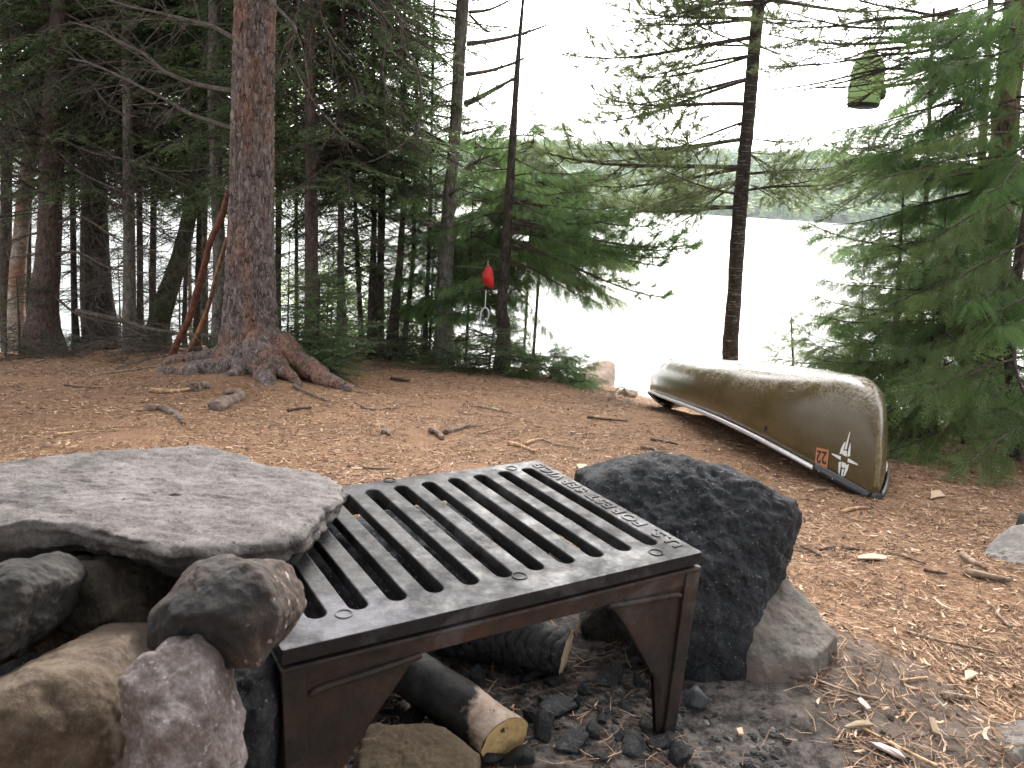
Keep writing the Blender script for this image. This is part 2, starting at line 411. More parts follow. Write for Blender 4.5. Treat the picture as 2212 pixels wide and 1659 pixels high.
def hill_h(x, y):
    sh = 820+40*np.sin(x*.004+1)+25*np.sin(x*.013)-.10*x
    t = np.clip((y-sh)/420, 0, 1); s = t*t*(3-2*t)
    return WZ-3+4*np.clip((y-sh)/8, 0, 1)+s*(72+5*np.sin(x*.006+.5)+3*np.sin(x*.017)+.012*x)+2*np.sin(x*.05)*s
def build_hills():
    X, Y = np.meshgrid(np.linspace(-1500, 1500, 220), np.linspace(700, 1700, 90)); Z = hill_h(X, Y)
    V = np.stack([X, Y, Z], -1).reshape(-1, 3); n = 220
    i = np.arange(89)[:, None]*n; j = np.arange(n-1)[None]
    Q = np.stack([i+j, i+j+1, i+n+j+1, i+n+j], -1).reshape(-1, 4)
    mb = MB(); mb.add(V, Q); tag(obj('hills', mb, mat_simple('forest_floor', (.06, .09, .04), .95), smooth=True), kind='structure')
    rng = np.random.default_rng(3); cnt = 9500
    x = rng.uniform(-350, 900, cnt*2); y = 800+rng.random(cnt*2)**1.0*480
    sh = 820+40*np.sin(x*.004+1)+25*np.sin(x*.013)-.10*x
    ok = y > sh+5; x = x[ok][:cnt]; y = y[ok][:cnt]; z = hill_h(x, y)
    mb = MB()
    con = rng.random(len(x)) < .62
    # conifer: stack of jagged cones ; broadleaf: lumpy ball
    def cone():
        m = MB(); s = 7
        for k in range(4):
            z0 = .12+k*.20; z1 = z0+.42; r = .20*(1-k*.21)
            a = np.linspace(0, 2*np.pi, s, endpoint=False)+k; rr = r*(1+.3*np.cos(a*3+k))
            V = np.vstack([np.stack([np.cos(a)*rr, np.sin(a)*rr, np.full(s, z0)], -1), [[0, 0, min(z1, 1.02)]]])
            m.add(V, np.stack([np.arange(s), (np.arange(s)+1) % s, np.full(s, s)], -1))
        return m.arr()
    def ball(seed):
        m = MB(); r = np.random.default_rng(seed)
        for k in range(4):
            c = np.array([r.uniform(-.18, .18), r.uniform(-.18, .18), .45+.12*k]); s = 6
            V = [c+np.array([0, 0, .24]), c-np.array([0, 0, .24])]
            for el in (-.5, .5):
                for q in range(s):
                    aa = q*2*np.pi/s+el; R_ = .26*r.uniform(.7, 1.15); V.append(c+np.array([math.cos(aa)*R_*math.cos(el), math.sin(aa)*R_*math.cos(el), R_*math.sin(el)]))
            Fc = []
            for q in range(s):
                p = (q+1) % s; Fc += [[1, 2+p, 2+q], [2+q, 2+p, 2+s+p], [2+q, 2+s+p, 2+s+q], [2+s+q, 2+s+p, 0]]
            m.add(V, Fc)
        return m.arr()
    cv = cone(); bs = [ball(k) for k in range(3)]
    for k in range(len(x)):
        hgt = rng.uniform(11, 21); wd = hgt*rng.uniform(.8, 1.3)
        if con[k]: A = cv
        else: A = bs[k % 3]; hgt *= .8; wd *= 1.1
        if con[k]: wd *= .9
        mb.put(A, np.diag([wd, wd, hgt]), (x[k], y[k], z[k]-.5), var=(rng.random()*.75 if con[k] else .35+rng.random()*.65))
    n = N('far_forest_leaves'); v = n.attr()
    n.bsdf(n.ramp(v, [(0, (.06, .11, .05)), (.5, (.14, .22, .09)), (1, (.30, .36, .15))]), .9, 0, .1)
    tag(obj('far_forest', mb, n.m), 'green mixed forest covering the hillside across the lake', 'forest', kind='stuff')
    mb = MB()
    for (px, py, h_) in ((1668, 470, 15), (1635, 395, 14), (1560, 430, 14), (1528, 405, 10), (1840, 400, 16), (1290, 440, 10), (1372, 430, 11), (1700, 450, 9), (1410, 425, 11)):
        pass
    return
build_hills()

# ------------------------------------------------------------------ foliage library (axis +X, spray in XY, Z up)
def unit(v): return v/(np.linalg.norm(v, axis=-1, keepdims=True)+1e-12)
def needles(p0, d, ln, nl, nw, step, rng, mb, m, up=(0, 0, 1), spread=.9, var=0.0):
    """many twigs at once: p0 (k,3), d (k,3), ln (k)"""
    cnt = np.maximum((ln/step).astype(int), 2); k = np.repeat(np.arange(len(p0)), cnt)
    idx = np.concatenate([np.arange(c) for c in cnt]); t = (idx+.5)/cnt[k]*ln[k]
    side = np.where((idx % 2) == 0, 1.0, -1.0)
    D = d[k]; perp = unit(np.cross(np.array(up, float), D)); upv = unit(np.cross(D, perp))
    b = p0[k]+D*t[:, None]
    e = unit(D*rng.uniform(.5, .9, (len(k), 1))+perp*(side*spread)[:, None]+upv*rng.uniform(-.45, .5, (len(k), 1)))
    L = nl*rng.uniform(.7, 1.15, len(k)); tip = b+e*L[:, None]
    q = unit(np.cross(e, upv+rng.normal(0, .5, e.shape)))*(nw/2)
    V = np.stack([b-q-e*.1*nl, b+q, tip], 1).reshape(-1, 3)
    va = np.clip(var+rng.normal(0, .12, len(p0)), 0, 1)[k]; va = np.repeat(va+rng.normal(0, .06, len(k)), 3)
    mb.add(V, np.arange(len(V)).reshape(-1, 3), m, np.clip(va, 0, 1))
def bough_axis(L, droop, tip, rng, n=12):
    t = np.linspace(0, 1, n); x = t*L
    z = -droop*L*t**1.6+tip*L*t**4; y = .05*L*np.sin(t*3+rng.random()*6)*t
    return np.stack([x, y, z], -1)
def spruce_bough(seed, L=1.0, droop=.25, tip=.1, step=.017, nl=.03, nw=.009, bare=.2, dense=1.0):
    rng = np.random.default_rng(seed); mb = MB(); ax = bough_axis(L, droop, tip, rng)
    add_tube(mb, ax, np.linspace(.011, .003, len(ax))*max(L, .4), 4, 0)
    P0 = []; Dv = []; Ln = []
    tt = np.arange(bare, 1.0, .042/L/dense)
    for i, t in enumerate(tt):
        t = t+rng.uniform(-.01, .01); f = t*(len(ax)-1); k = min(int(f), len(ax)-2); p = ax[k]+(ax[k+1]-ax[k])*(f-k); T = unit(ax[k+1]-ax[k])
        s = 1 if i % 2 else -1; an = math.radians(rng.uniform(42, 65))*s
        l = (.42*(1-t)**.8+.06)*L*rng.uniform(.6, 1.15)*(min(1, (t-bare)*5+.4))
        d = unit(np.array([T[0]*math.cos(an)-T[1]*math.sin(an), T[0]*math.sin(an)+T[1]*math.cos(an), T[2]-rng.uniform(.0, .35)]))
        P0.append(p); Dv.append(d); Ln.append(l)
        add_tube(mb, np.array([p, p+d*l*.8]), [.003, .0015], 3, 0, cap=False)
        for q in np.arange(.25, .95, .075/l*1.0 if l > .1 else 2):
            sa = math.radians(rng.uniform(35, 55))*(1 if rng.random() < .5 else -1)
            d2 = unit(np.array([d[0]*math.cos(sa)-d[1]*math.sin(sa), d[0]*math.sin(sa)+d[1]*math.cos(sa), d[2]-rng.uniform(0, .3)]))
            P0.append(p+d*l*q); Dv.append(d2); Ln.append(l*.42*(1.1-q)+.02)
    P0.append(ax[-3]); Dv.append(unit(ax[-1]-ax[-3])); Ln.append(float(np.linalg.norm(ax[-1]-ax[-3])+.03))
    needles(np.array(P0), np.array(Dv), np.array(Ln), nl, nw, step, rng, mb, 1, var=.35)
    return mb.arr()
def pine_bough(seed, L=1.2, droop=.0, tip=.12, nl=.115, nw=.0042, per=36, dens=1.3):
    rng = np.random.default_rng(seed); mb = MB(); ax = bough_axis(L, droop, tip, rng)
    add_tube(mb, ax, np.linspace(.013, .003, len(ax))*max(L, .5), 5, 0)
    tuft = []
    tt = np.arange(.18, 1.0, .07/L/dens)
    for i, t in enumerate(tt):
        f = t*(len(ax)-1); k = min(int(f), len(ax)-2); p = ax[k]+(ax[k+1]-ax[k])*(f-k); T = unit(ax[k+1]-ax[k])
        s = 1 if i % 2 else -1; an = math.radians(rng.uniform(35, 65))*s; l = (.42*(1-t)+.10)*L*rng.uniform(.5, 1.15)
        d = unit(np.array([T[0]*math.cos(an)-T[1]*math.sin(an), T[0]*math.sin(an)+T[1]*math.cos(an), T[2]+rng.uniform(-.35, .5)]))
        pts = np.array([p, p+d*l*.5+np.array([0, 0, -.02*L]), p+d*l+np.array([0, 0, .02*L])])
        add_tube(mb, smooth_path(pts, 2), np.linspace(.004, .002, 5), 3, 0, cap=False)
        for q in np.arange(.5 if l > .2 else .85, 1.01, .10/l):
            tuft.append((p+d*l*min(q, 1), unit(d+rng.normal(0, .25, 3))))
    tuft.append((ax[-1], unit(ax[-1]-ax[-2])))
    n = len(tuft); P = np.repeat(np.array([a for a, b in tuft]), per, 0); D = np.repeat(np.array([b for a, b in tuft]), per, 0)
    e = unit(D*rng.uniform(.5, 1.3, (len(D), 1))+rng.normal(0, .62, D.shape)); l = nl*rng.uniform(.7, 1.1, (len(D), 1))
    q = unit(np.cross(e, rng.normal(0, 1, e.shape)))*nw/2; st = P-D*rng.uniform(0, .05, (len(D), 1))
    V = np.stack([st-q, st+q, st+e*l], 1).reshape(-1, 3)
    va = np.repeat(np.clip(.45+rng.normal(0, .2, n), 0, 1), per*3)
    mb.add(V, np.arange(len(V)).reshape(-1, 3), 1, va); return mb.arr()
def frond(rng, fl=.2, big=1.0):
    """flat cedar frond in XY along +X"""
    V = []; n = int(15*fl/.2)+4
    for i in range(n):
        t = (i+.5)/n; s = 1 if i % 2 else -1; l = fl*(.36*(1-t)**.7+.05)*rng.uniform(.6, 1.25); x = t*fl
        an = math.radians(rng.uniform(42, 58))*s; c, sn = math.cos(an), math.sin(an)
        nn = max(2, int(l/.011))
        for k in range(nn):
            u = (k+.4)/nn*l; s2 = 1 if k % 2 else -1; a2 = an+math.radians(34)*s2; ll = (.017*(1-u/l)+.011)*big
            bx, by = x+c*u, sn*u; w_ = .0034*big
            V += [[bx-w_*sn, by+w_*c, 0], [bx+w_*sn, by-w_*c, 0], [bx+math.cos(a2)*ll, by+math.sin(a2)*ll, rng.uniform(-.004, .004)]]
        V += [[x-.002, 0, 0], [x+.002, 0.002, 0], [x+c*l, sn*l, 0]]
    V += [[0, -.0035, 0], [0, .0035, 0], [fl*1.05, 0, 0]]
    return np.array(V)
def cedar_bough(seed, L=1.1, droop=.2, tip=.12, big=1.08, nfr=20, fl=.17, hang=.8, color_var=.4):
    rng = np.random.default_rng(seed); mb = MB(); ax = bough_axis(L, droop, tip, rng)
    add_tube(mb, ax, np.linspace(.012, .003, len(ax))*max(L, .5), 4, 0)
    lib = [frond(rng, fl*rng.uniform(.75, 1.15), big) for _ in range(5)]
    for i in range(nfr):
        t = .22+.78*(i+rng.random())/nfr; f = min(t, .999)*(len(ax)-1); k = int(f); p = ax[k]+(ax[k+1]-ax[k])*(f-k); T = unit(ax[k+1]-ax[k])
        s = 1 if i % 2 else -1; an = math.radians(rng.uniform(20, 62))*s*(1 if t < .93 else .2)
        d = unit(np.array([T[0]*math.cos(an)-T[1]*math.sin(an), T[0]*math.sin(an)+T[1]*math.cos(an), T[2]-hang*rng.uniform(.1, 1)]))
        off = (.40*(1-t)+.05)*L*rng.uniform(.2, 1.0); st = p+d*off*.75
        add_tube(mb, np.array([p, st]), [.003, .0016], 3, 0, cap=False)
        subs = [(st, d)]
        for q in np.arange(.35, 1.0, .13/max(off, .02)):
            a3 = math.radians(rng.uniform(25, 55))*(1 if rng.random() < .5 else -1)
            subs.append((p+d*off*.75*q, unit(np.array([d[0]*math.cos(a3)-d[1]*math.sin(a3), d[0]*math.sin(a3)+d[1]*math.cos(a3), d[2]-hang*rng.uniform(0, .5)]))))
        for st_, d_ in subs:
            Y_ = unit(np.cross(np.array([0, 0, .5])+rng.normal(0, 1.0, 3), d_)); Z_ = np.cross(d_, Y_)
            R_ = np.stack([d_, Y_, Z_], 1); V = lib[rng.integers(5)]@R_.T+st_
            V = V+np.array([0, 0, -1.0])*(np.linalg.norm(V-st_, axis=1)**2*1.2)[:, None]
            mb.add(V, np.arange(len(V)).reshape(-1, 3), 1, np.clip(color_var+rng.normal(0, .32), 0, 1))
    return mb.arr()
def dead_bough(seed, L=1.4, droop=.35, tip=.1, r=.010, subs=12, dens=1.0):
    rng = np.random.default_rng(seed); mb = MB(); ax = bough_axis(L, droop, tip, rng, 9)
    ax += rng.normal(0, .012*L, ax.shape)*np.linspace(0, 1, len(ax))[:, None]
    add_tube(mb, ax, np.linspace(r, r*.25, len(ax)), 4, 0)
    for i in range(int(subs*dens)):
        t = rng.uniform(.2, .97); f = t*(len(ax)-1); k = min(int(f), len(ax)-2); p = ax[k]+(ax[k+1]-ax[k])*(f-k)
        s = rng.choice([-1, 1]); an = rng.uniform(.5, 1.1)*s; l = (.45*(1-t)+.12)*L*rng.uniform(.5, 1.1)
        d = np.array([math.cos(an), math.sin(an), rng.uniform(-.45, .15)])
        q = np.array([p, p+d*l*.4+rng.normal(0, .03*l, 3), p+d*l*.75+np.array([.1*l, 0, -.05*l]), p+d*l+np.array([.22*l, 0, rng.uniform(-.15, .1)*l])])
        add_tube(mb, q, np.linspace(r*.4, r*.12, 4), 3, 0, cap=False)
        for j in range(3):
            u = rng.uniform(.3, .95); pp = q[0]+(q[-1]-q[0])*u; dd = unit(d+rng.normal(0, .6, 3)); add_tube(mb, np.array([pp, pp+dd*l*.3]), [r*.2, r*.08], 3, 0, cap=False)
    return mb.arr()
def broad_spray(seed, L=.7, nleaf=60, ls=.055):
    rng = np.random.default_rng(seed); mb = MB(); ax = bough_axis(L, .0, .1, rng); add_tube(mb, ax, np.linspace(.006, .002, len(ax)), 4, 0)
    for i in range(nleaf):
        t = rng.uniform(.15, 1); p = ax[min(int(t*(len(ax)-1)), len(ax)-1)]+np.array([0, rng.normal(0, .16*L*(1.1-t)), rng.normal(0, .07)])
        d = unit(rng.normal(0, 1, 3)*np.array([1, 1, .4])+np.array([.5, 0, -.3])); y = unit(np.cross(d, rng.normal(0, .4, 3)+np.array([0, 0, 1]))); s = ls*rng.uniform(.6, 1.2)
        V = np.array([p, p+d*s*.3+y*s*.33, p+d*s*.75+y*s*.22, p+d*s*1.1, p+d*s*.75-y*s*.22, p+d*s*.3-y*s*.33])
        mb.add(V, [[0, 1, 2, 3], [0, 3, 4, 5]], 1, rng.random())
    return mb.arr()
LIB = {
 'spruce': [spruce_bough(10+i, 1.0, d, .08, step=.017, nl=.033, nw=.011) for i, d in enumerate((.12, .25, .4, .3))],
 'fir': [spruce_bough(20+i, .7, d, .10, step=.010, nl=.022, nw=.006, bare=.08, dense=1.25) for i, d in enumerate((.05, .15, .25))],
 'pine': [pine_bough(30+i, 1.2, d, .12) for i, d in enumerate((0, .08, .15))],
 'cedar': [cedar_bough(40+i, 1.1, d, .14) for i, d in enumerate((.12, .25, .4))],
 'cedars': [cedar_bough(50+i, .7, d, .14, nfr=16, fl=.14, big=1.0) for i, d in enumerate((0, .1, .25))],
 'dead': [dead_bough(60+i, 1.4, d, .12) for i, d in enumerate((.15, .3, .45, .55))],
 'broad': [broad_spray(70+i) for i in range(3)],
}
def place(mb, A, p, az, pitch=0.0, scale=1.0, roll=0.0, var=0.0, flatz=1.0):
    ca, sa = math.cos(az), math.sin(az); cp, sp = math.cos(pitch), math.sin(pitch); cr, sr = math.cos(roll), math.sin(roll)
    Rz = np.array([[ca, -sa, 0], [sa, ca, 0], [0, 0, 1]]); Ry = np.array([[cp, 0, -sp], [0, 1, 0], [sp, 0, cp]]); Rx = np.array([[1, 0, 0], [0, cr, -sr], [0, sr, cr]])
    mb.put(A, Rz@Ry@Rx*scale, p, var)
def boughs(mb, kind, line, zr, n, len_fn, rng, pitch=(-.1, .15), azr=(0, 2*math.pi), var=0.0, unitlen=None):
    """set boughs along a trunk line (points, ascending z)"""
    A = LIB[kind]; ul = unitlen or {'spruce': 1.0, 'fir': .7, 'pine': 1.2, 'cedar': 1.1, 'cedars': .7, 'dead': 1.4, 'broad': .7}[kind]
    zs = line[:, 2]
    for i in range(n):
        u = (i+rng.random())/n; z = zr[0]+(zr[1]-zr[0])*u
        x = np.interp(z, zs, line[:, 0]); y = np.interp(z, zs, line[:, 1])
        az = rng.uniform(*azr); l = len_fn(u)*rng.uniform(.75, 1.2)
        place(mb, A[rng.integers(len(A))], (x, y, z), az, rng.uniform(*pitch), l/ul, rng.uniform(-.35, .35), var+rng.normal(0, .24 if kind[:5] == 'cedar' else .12))
def trunk_line(pts, Y, base_z=None, extra=None):
    """pts [(px,py,wpx)] base to top traced at distance Y; continues to height extra"""
    P = [at(a, b, Y) for a, b, c in pts]; R_ = [c/2*Y/F for a, b, c in pts]
    g = tz(P[0][0], P[0][1])-.06
    if P[0][2] > g+.02:
        d = (P[0]-P[1])/max(1e-6, (P[0]-P[1])[2]*-1); P.insert(0, np.array([P[0][0], P[0][1], g])); R_.insert(0, R_[0]*1.12)
    if extra:
        d = P[-1]-P[-2]; d = d/d[2]; hgt = extra-P[-1][2]
        r0 = R_[-1]
        for f in (.5, 1.0): P.append(P[-1]*0+at(*pts[-1][:2], Y)+d*hgt*f+np.array([0, 0, 0])); R_.append(r0*(1-.45*f if extra < 5 else 1-.8*f))
    P = np.array(P); R_ = np.array(R_)
    Q = smooth_path(np.hstack([P, R_[:, None]]), 6)
    return Q[:, :3], np.maximum(Q[:, 3], .004)

# ------------------------------------------------------------------ rocks
def ico(sub):
    t = (1+5**.5)/2
    V = [(-1, t, 0), (1, t, 0), (-1, -t, 0), (1, -t, 0), (0, -1, t), (0, 1, t), (0, -1, -t), (0, 1, -t), (t, 0, -1), (t, 0, 1), (-t, 0, -1), (-t, 0, 1)]
    Fc = [(0, 11, 5), (0, 5, 1), (0, 1, 7), (0, 7, 10), (0, 10, 11), (1, 5, 9), (5, 11, 4), (11, 10, 2), (10, 7, 6), (7, 1, 8), (3, 9, 4), (3, 4, 2), (3, 2, 6), (3, 6, 8), (3, 8, 9), (4, 9, 5), (2, 4, 11), (6, 2, 10), (8, 6, 7), (9, 8, 1)]
    V = [np.array(v, float)/np.linalg.norm(v) for v in V]
    for _ in range(sub):
        c = {}; nf = []
        def mid(a, b):
            k = (min(a, b), max(a, b))
            if k not in c: m = V[a]+V[b]; V.append(m/np.linalg.norm(m)); c[k] = len(V)-1
            return c[k]
        for a, b, d in Fc:
            ab, bd, da = mid(a, b), mid(b, d), mid(d, a); nf += [(a, ab, da), (b, bd, ab), (d, da, bd), (ab, bd, da)]
        Fc = nf
    return np.array(V), np.array(Fc)
ICO = {k: ico(k) for k in (2, 3, 5, 6)}
def rock_body(planes, center, k=14, sub=5, rough=.03, freq=6, seed=0, fine=.008):
    D, Fc = ICO[sub]; s = np.zeros(len(D))
    for nrm, d in planes:
        nrm = np.asarray(nrm, float); nrm = nrm/np.linalg.norm(nrm)
        s += np.maximum(D@nrm/d, 0)**k
    r = np.maximum(s, 1e-12)**(-1/k); r = np.minimum(r, 2.2*np.median(r)); P = D*r[:, None]; sz = np.median(r)
    q = P+np.asarray(center)
    disp = rough*fbm(q[:, 0]*freq, q[:, 1]*freq, q[:, 2]*freq, 4, seed)*sz*1.6+fine*fbm(q[:, 0]*40, q[:, 1]*40, q[:, 2]*40, 3, seed+5)
    rid = 1-np.abs(noise3(q[:, 0]*freq*1.7, q[:, 1]*freq*1.7, q[:, 2]*freq*1.7, seed+9)); disp -= rough*.8*sz*np.maximum(rid-.86, 0)*4
    return P+D*disp[:, None]+np.asarray(center), Fc
def rand_planes(rng, sx, sy, sz, n=16):
    pl = []
    for i in range(n):
        d = rng.normal(0, 1, 3); d /= np.linalg.norm(d)
        pl.append((d, math.sqrt((sx*d[0])**2+(sy*d[1])**2+(sz*d[2])**2)*rng.uniform(.72, 1.0)))
    return pl
def rock_free(name, label, cat, c, size, mat, seed, group=None, sub=5, rough=.04, n=16, k=14, fine=.006, freq=6):
    rng = np.random.default_rng(seed); mb = MB(); V, Fc = rock_body(rand_planes(rng, *size, n=n), c, k, sub, rough, freq, seed, fine)
    mb.add(V, Fc); return tag(obj(name, mb, mat, smooth=True), label, cat, group)
def rock_traced(name, label, poly, Y, depth, mat, seed, extra=(), bias=0.0, k=14, rough=.03, freq=6, sub=6, fine=.006, tilt=.55, facets=5):
    """outline points traced at distance Y set the planes of a solid stone `depth` metres thick"""
    P = np.array([at(a, b, Y) for a, b in poly]); c = P.mean(0); c[1] += depth*bias
    x = (P-c)@RT; y = (P-c)@UP; pl = []; n = len(P)
    for i in range(n):
        j = (i+1) % n; ex, ey = x[j]-x[i], y[j]-y[i]; L = math.hypot(ex, ey)
        nx, ny = ey/L, -ex/L; d = nx*x[i]+ny*y[i]
        if d < 0: nx, ny, d = -nx, -ny, -d
        w_ = nx*RT+ny*UP; d = max(d, .01)
        pl.append((w_, d)); pl.append((w_-fwd*tilt, (d*1.0+tilt*depth*.40)/math.hypot(1, tilt))); pl.append((w_+fwd*tilt, (d+tilt*depth*.40)/math.hypot(1, tilt)))
    pl += [(-fwd, depth*.5), (fwd, depth*.5)]
    for nrm, (a, b, YY) in extra:
        nrm = np.asarray(nrm, float); nrm /= np.linalg.norm(nrm); pl.append((nrm, max(.02, float((at(a, b, YY)-c)@nrm))))
    rg = np.random.default_rng(seed+1000); D3 = ICO[3][0]
    for _ in range(facets):
        s_ = sum(np.maximum(D3@(np.asarray(a)/np.linalg.norm(a))/b, 0)**k for a, b in pl); P3 = D3*(np.maximum(s_, 1e-9)**(-1/k))[:, None]
        w_ = unit(rg.normal(0, 1, 3)*.8-fwd*rg.uniform(.2, 1.0)+UP*.2); pl.append((w_, float((P3@w_).max())*rg.uniform(.74, .90)))
    mb = MB(); V, Fc = rock_body(pl, c, k, sub, rough, freq, seed, fine); mb.add(V, Fc)
    return tag(obj(name, mb, mat, smooth=True), label, 'rock')

rock_traced('soot_black_boulder', 'big soot blackened boulder wedged beside the right end of the fire grate', [(1262, 1035), (1370, 1003), (1490, 978), (1570, 992), (1650, 1045), (1732, 1080), (1752, 1135), (1705, 1255), (1585, 1385), (1485, 1480), (1430, 1480), (1330, 1330), (1262, 1180)], 1.72, .46, R_BLACK, 4,
            extra=[((-.05, -.42, .9), (1560, 1120, 1.62))], rough=.04, freq=6, k=34, bias=.05, fine=.007, facets=15)
rock_traced('grey_rock', 'light grey angular rock on the ground in front of the black boulder', [(1490, 1420), (1560, 1340), (1650, 1288), (1740, 1272), (1785, 1325), (1812, 1400), (1808, 1510), (1795, 1600), (1500, 1600)], 1.58, .26, R_GREY, 8,
            extra=[((.1, -.35, 1), (1690, 1330, 1.60)), ((-.55, -.8, .25), (1650, 1420, 1.50)), ((.6, -.7, .15), (1760, 1430, 1.50))], rough=.022, k=45, fine=.004, freq=7, bias=.15)
rock_traced('quartz_rock', 'pale pinkish grey crystalline rock standing in front of the stacked hearth stones', [(278, 1500), (285, 1440), (335, 1405), (400, 1397), (445, 1425), (470, 1500), (495, 1600), (520, 1760), (330, 1790), (285, 1620)], .80, .14, R_QUARTZ, 12, extra=[((-.6, -.8, .1), (325, 1500, .745)), ((.75, -.6, .1), (455, 1500, .755)), ((0, -.25, 1), (370, 1402, .8)), ((.1, -1, .3), (390, 1450, .735))], rough=.05, freq=14, fine=.005, k=60, facets=12)
rock_traced('brown_rock', 'dark brown rounded rock holding up the flat stone beside the grate corner', [(320, 1300), (335, 1245), (420, 1225), (530, 1205), (580, 1225), (625, 1300), (632, 1345), (600, 1400), (520, 1412), (400, 1400), (335, 1385)], .90, .17, R_BROWN, 15,
            extra=[((.75, -.6, .3), (585, 1310, .85)), ((-.25, -.9, -.35), (440, 1350, .825)), ((-.35, -.45, .8), (440, 1240, .88))], rough=.035, freq=13, fine=.004, k=50, facets=10)
rock_traced('tan_rock', 'large tan boulder at the lower left corner of the stone hearth', [(-160, 1560), (-40, 1490), (80, 1430), (200, 1430), (262, 1490), (290, 1590), (300, 1800), (-200, 1850)], .88, .30, R_TAN, 19, rough=.03, freq=7, fine=.004, bias=.1, k=30, facets=7)
rock_traced('shadowed_left_rock', 'dark rock under the left end of the flat stone at the photo edge', [(-120, 1250), (60, 1225), (110, 1260), (90, 1370), (20, 1440), (-120, 1470)], .98, .22, R_DARK, 22, rough=.03)  # dark colour carries the slab's shade along with soot
rock_traced('shadowed_rock', 'shadowed brownish rock filling the gap beneath the flat stone', [(60, 1225), (140, 1185), (330, 1190), (370, 1280), (350, 1420), (200, 1440), (120, 1360)], 1.18, .26, R_SOOT_SHADE, 23, rough=.03)
rock_traced('narrow_black_rock', 'narrow sooty upright stone between pale rock and left grate leg', [(470, 1420), (540, 1408), (588, 1440), (596, 1560), (590, 1760), (480, 1760), (490, 1560)], .95, .12, R_BLACK, 24, rough=.04)
rock_traced('back_black_rock', 'sooty rock behind the left leg deep under the grate', [(330, 1390), (480, 1380), (700, 1330), (760, 1400), (700, 1560), (480, 1640), (340, 1560)], 1.42, .2, R_BLACK, 25, rough=.04)
rock_traced('charred_hearth_rock', 'charred lumpy rock under the right half of the grate', [(1235, 1330), (1300, 1290), (1420, 1290), (1470, 1380), (1450, 1440), (1380, 1455), (1290, 1410)], 1.74, .16, R_DARK, 26, rough=.06, freq=8)
rock_traced('charred_back_rock', 'charred stone closing the back of the fire pit behind both logs', [(560, 1300), (800, 1230), (1240, 1180), (1290, 1300), (1250, 1420), (900, 1440), (640, 1420)], 2.02, .25, R_DARK, 27, rough=.06, freq=6)
rock_traced('scorched_flat_rock', 'scorched tan stone lying in front of the birch log at the bottom edge', [(748, 1640), (760, 1607), (860, 1592), (960, 1597), (1032, 1620), (1040, 1680), (900, 1760), (750, 1740)], 1.18, .16, R_TANFLAT, 28, extra=[((0, -.1, 1), (900, 1602, 1.2))], rough=.02, freq=9)
rock_traced('speckled_rock', 'speckled grey rock at the bottom right corner of the photo', [(2110, 1640), (2135, 1600), (2190, 1588), (2290, 1590), (2330, 1660), (2300, 1730), (2120, 1720)], 1.38, .18, R_GREY, 29, rough=.03)
g = ghit(1503, 1540); rock_free('grey_pebble', 'small dark grey stone at the foot of the right grate leg', 'rock', (g[0], g[1]+.02, g[2]+.02), (.022, .022, .03), mat_rock('bluish_rock', (.035, .038, .04), (.07, .075, .08), (.15, .155, .165), 40), 31, sub=3, fine=.001)
g = ghit(2155, 1205); rock_free('half_buried_rock', 'flat grey rock half buried in needles near the right edge', 'rock', (g[0]+.03, g[1]-.02, g[2]-.028), (.10, .17, .030), mat_rock('buried_rock', (.13, .11, .10), (.2, .18, .165), (.28, .26, .24), 12, bs=.4), 33, rough=.02)
g = ghit(1290, 818); rock_free('shore_boulder', 'smooth pinkish boulder at the water edge beyond the low fir', 'rock', (g[0]+.02, g[1]+.6, g[2]-.34), (.50, .40, .26), R_SHORE, 34, rough=.01, k=6, fine=.002)
g = ghit(1352, 856); rock_free('small_shore_rock', 'small reddish shore rock just left of the canoe end', 'rock', (g[0], g[1], tz(g[0], g[1])+.02), (.13, .12, .075), R_SHORE, 35, rough=.02, k=6)
g = ghit(1228, 812); rock_free('hidden_shore_rock', 'pale shore rock seen through the spreading low fir branches', 'rock', (g[0]-.05, g[1]+.4, tz(g[0]-.05, g[1]+.4)+.03), (.3, .2, .14), R_SHORE, 36, rough=.02, k=6)

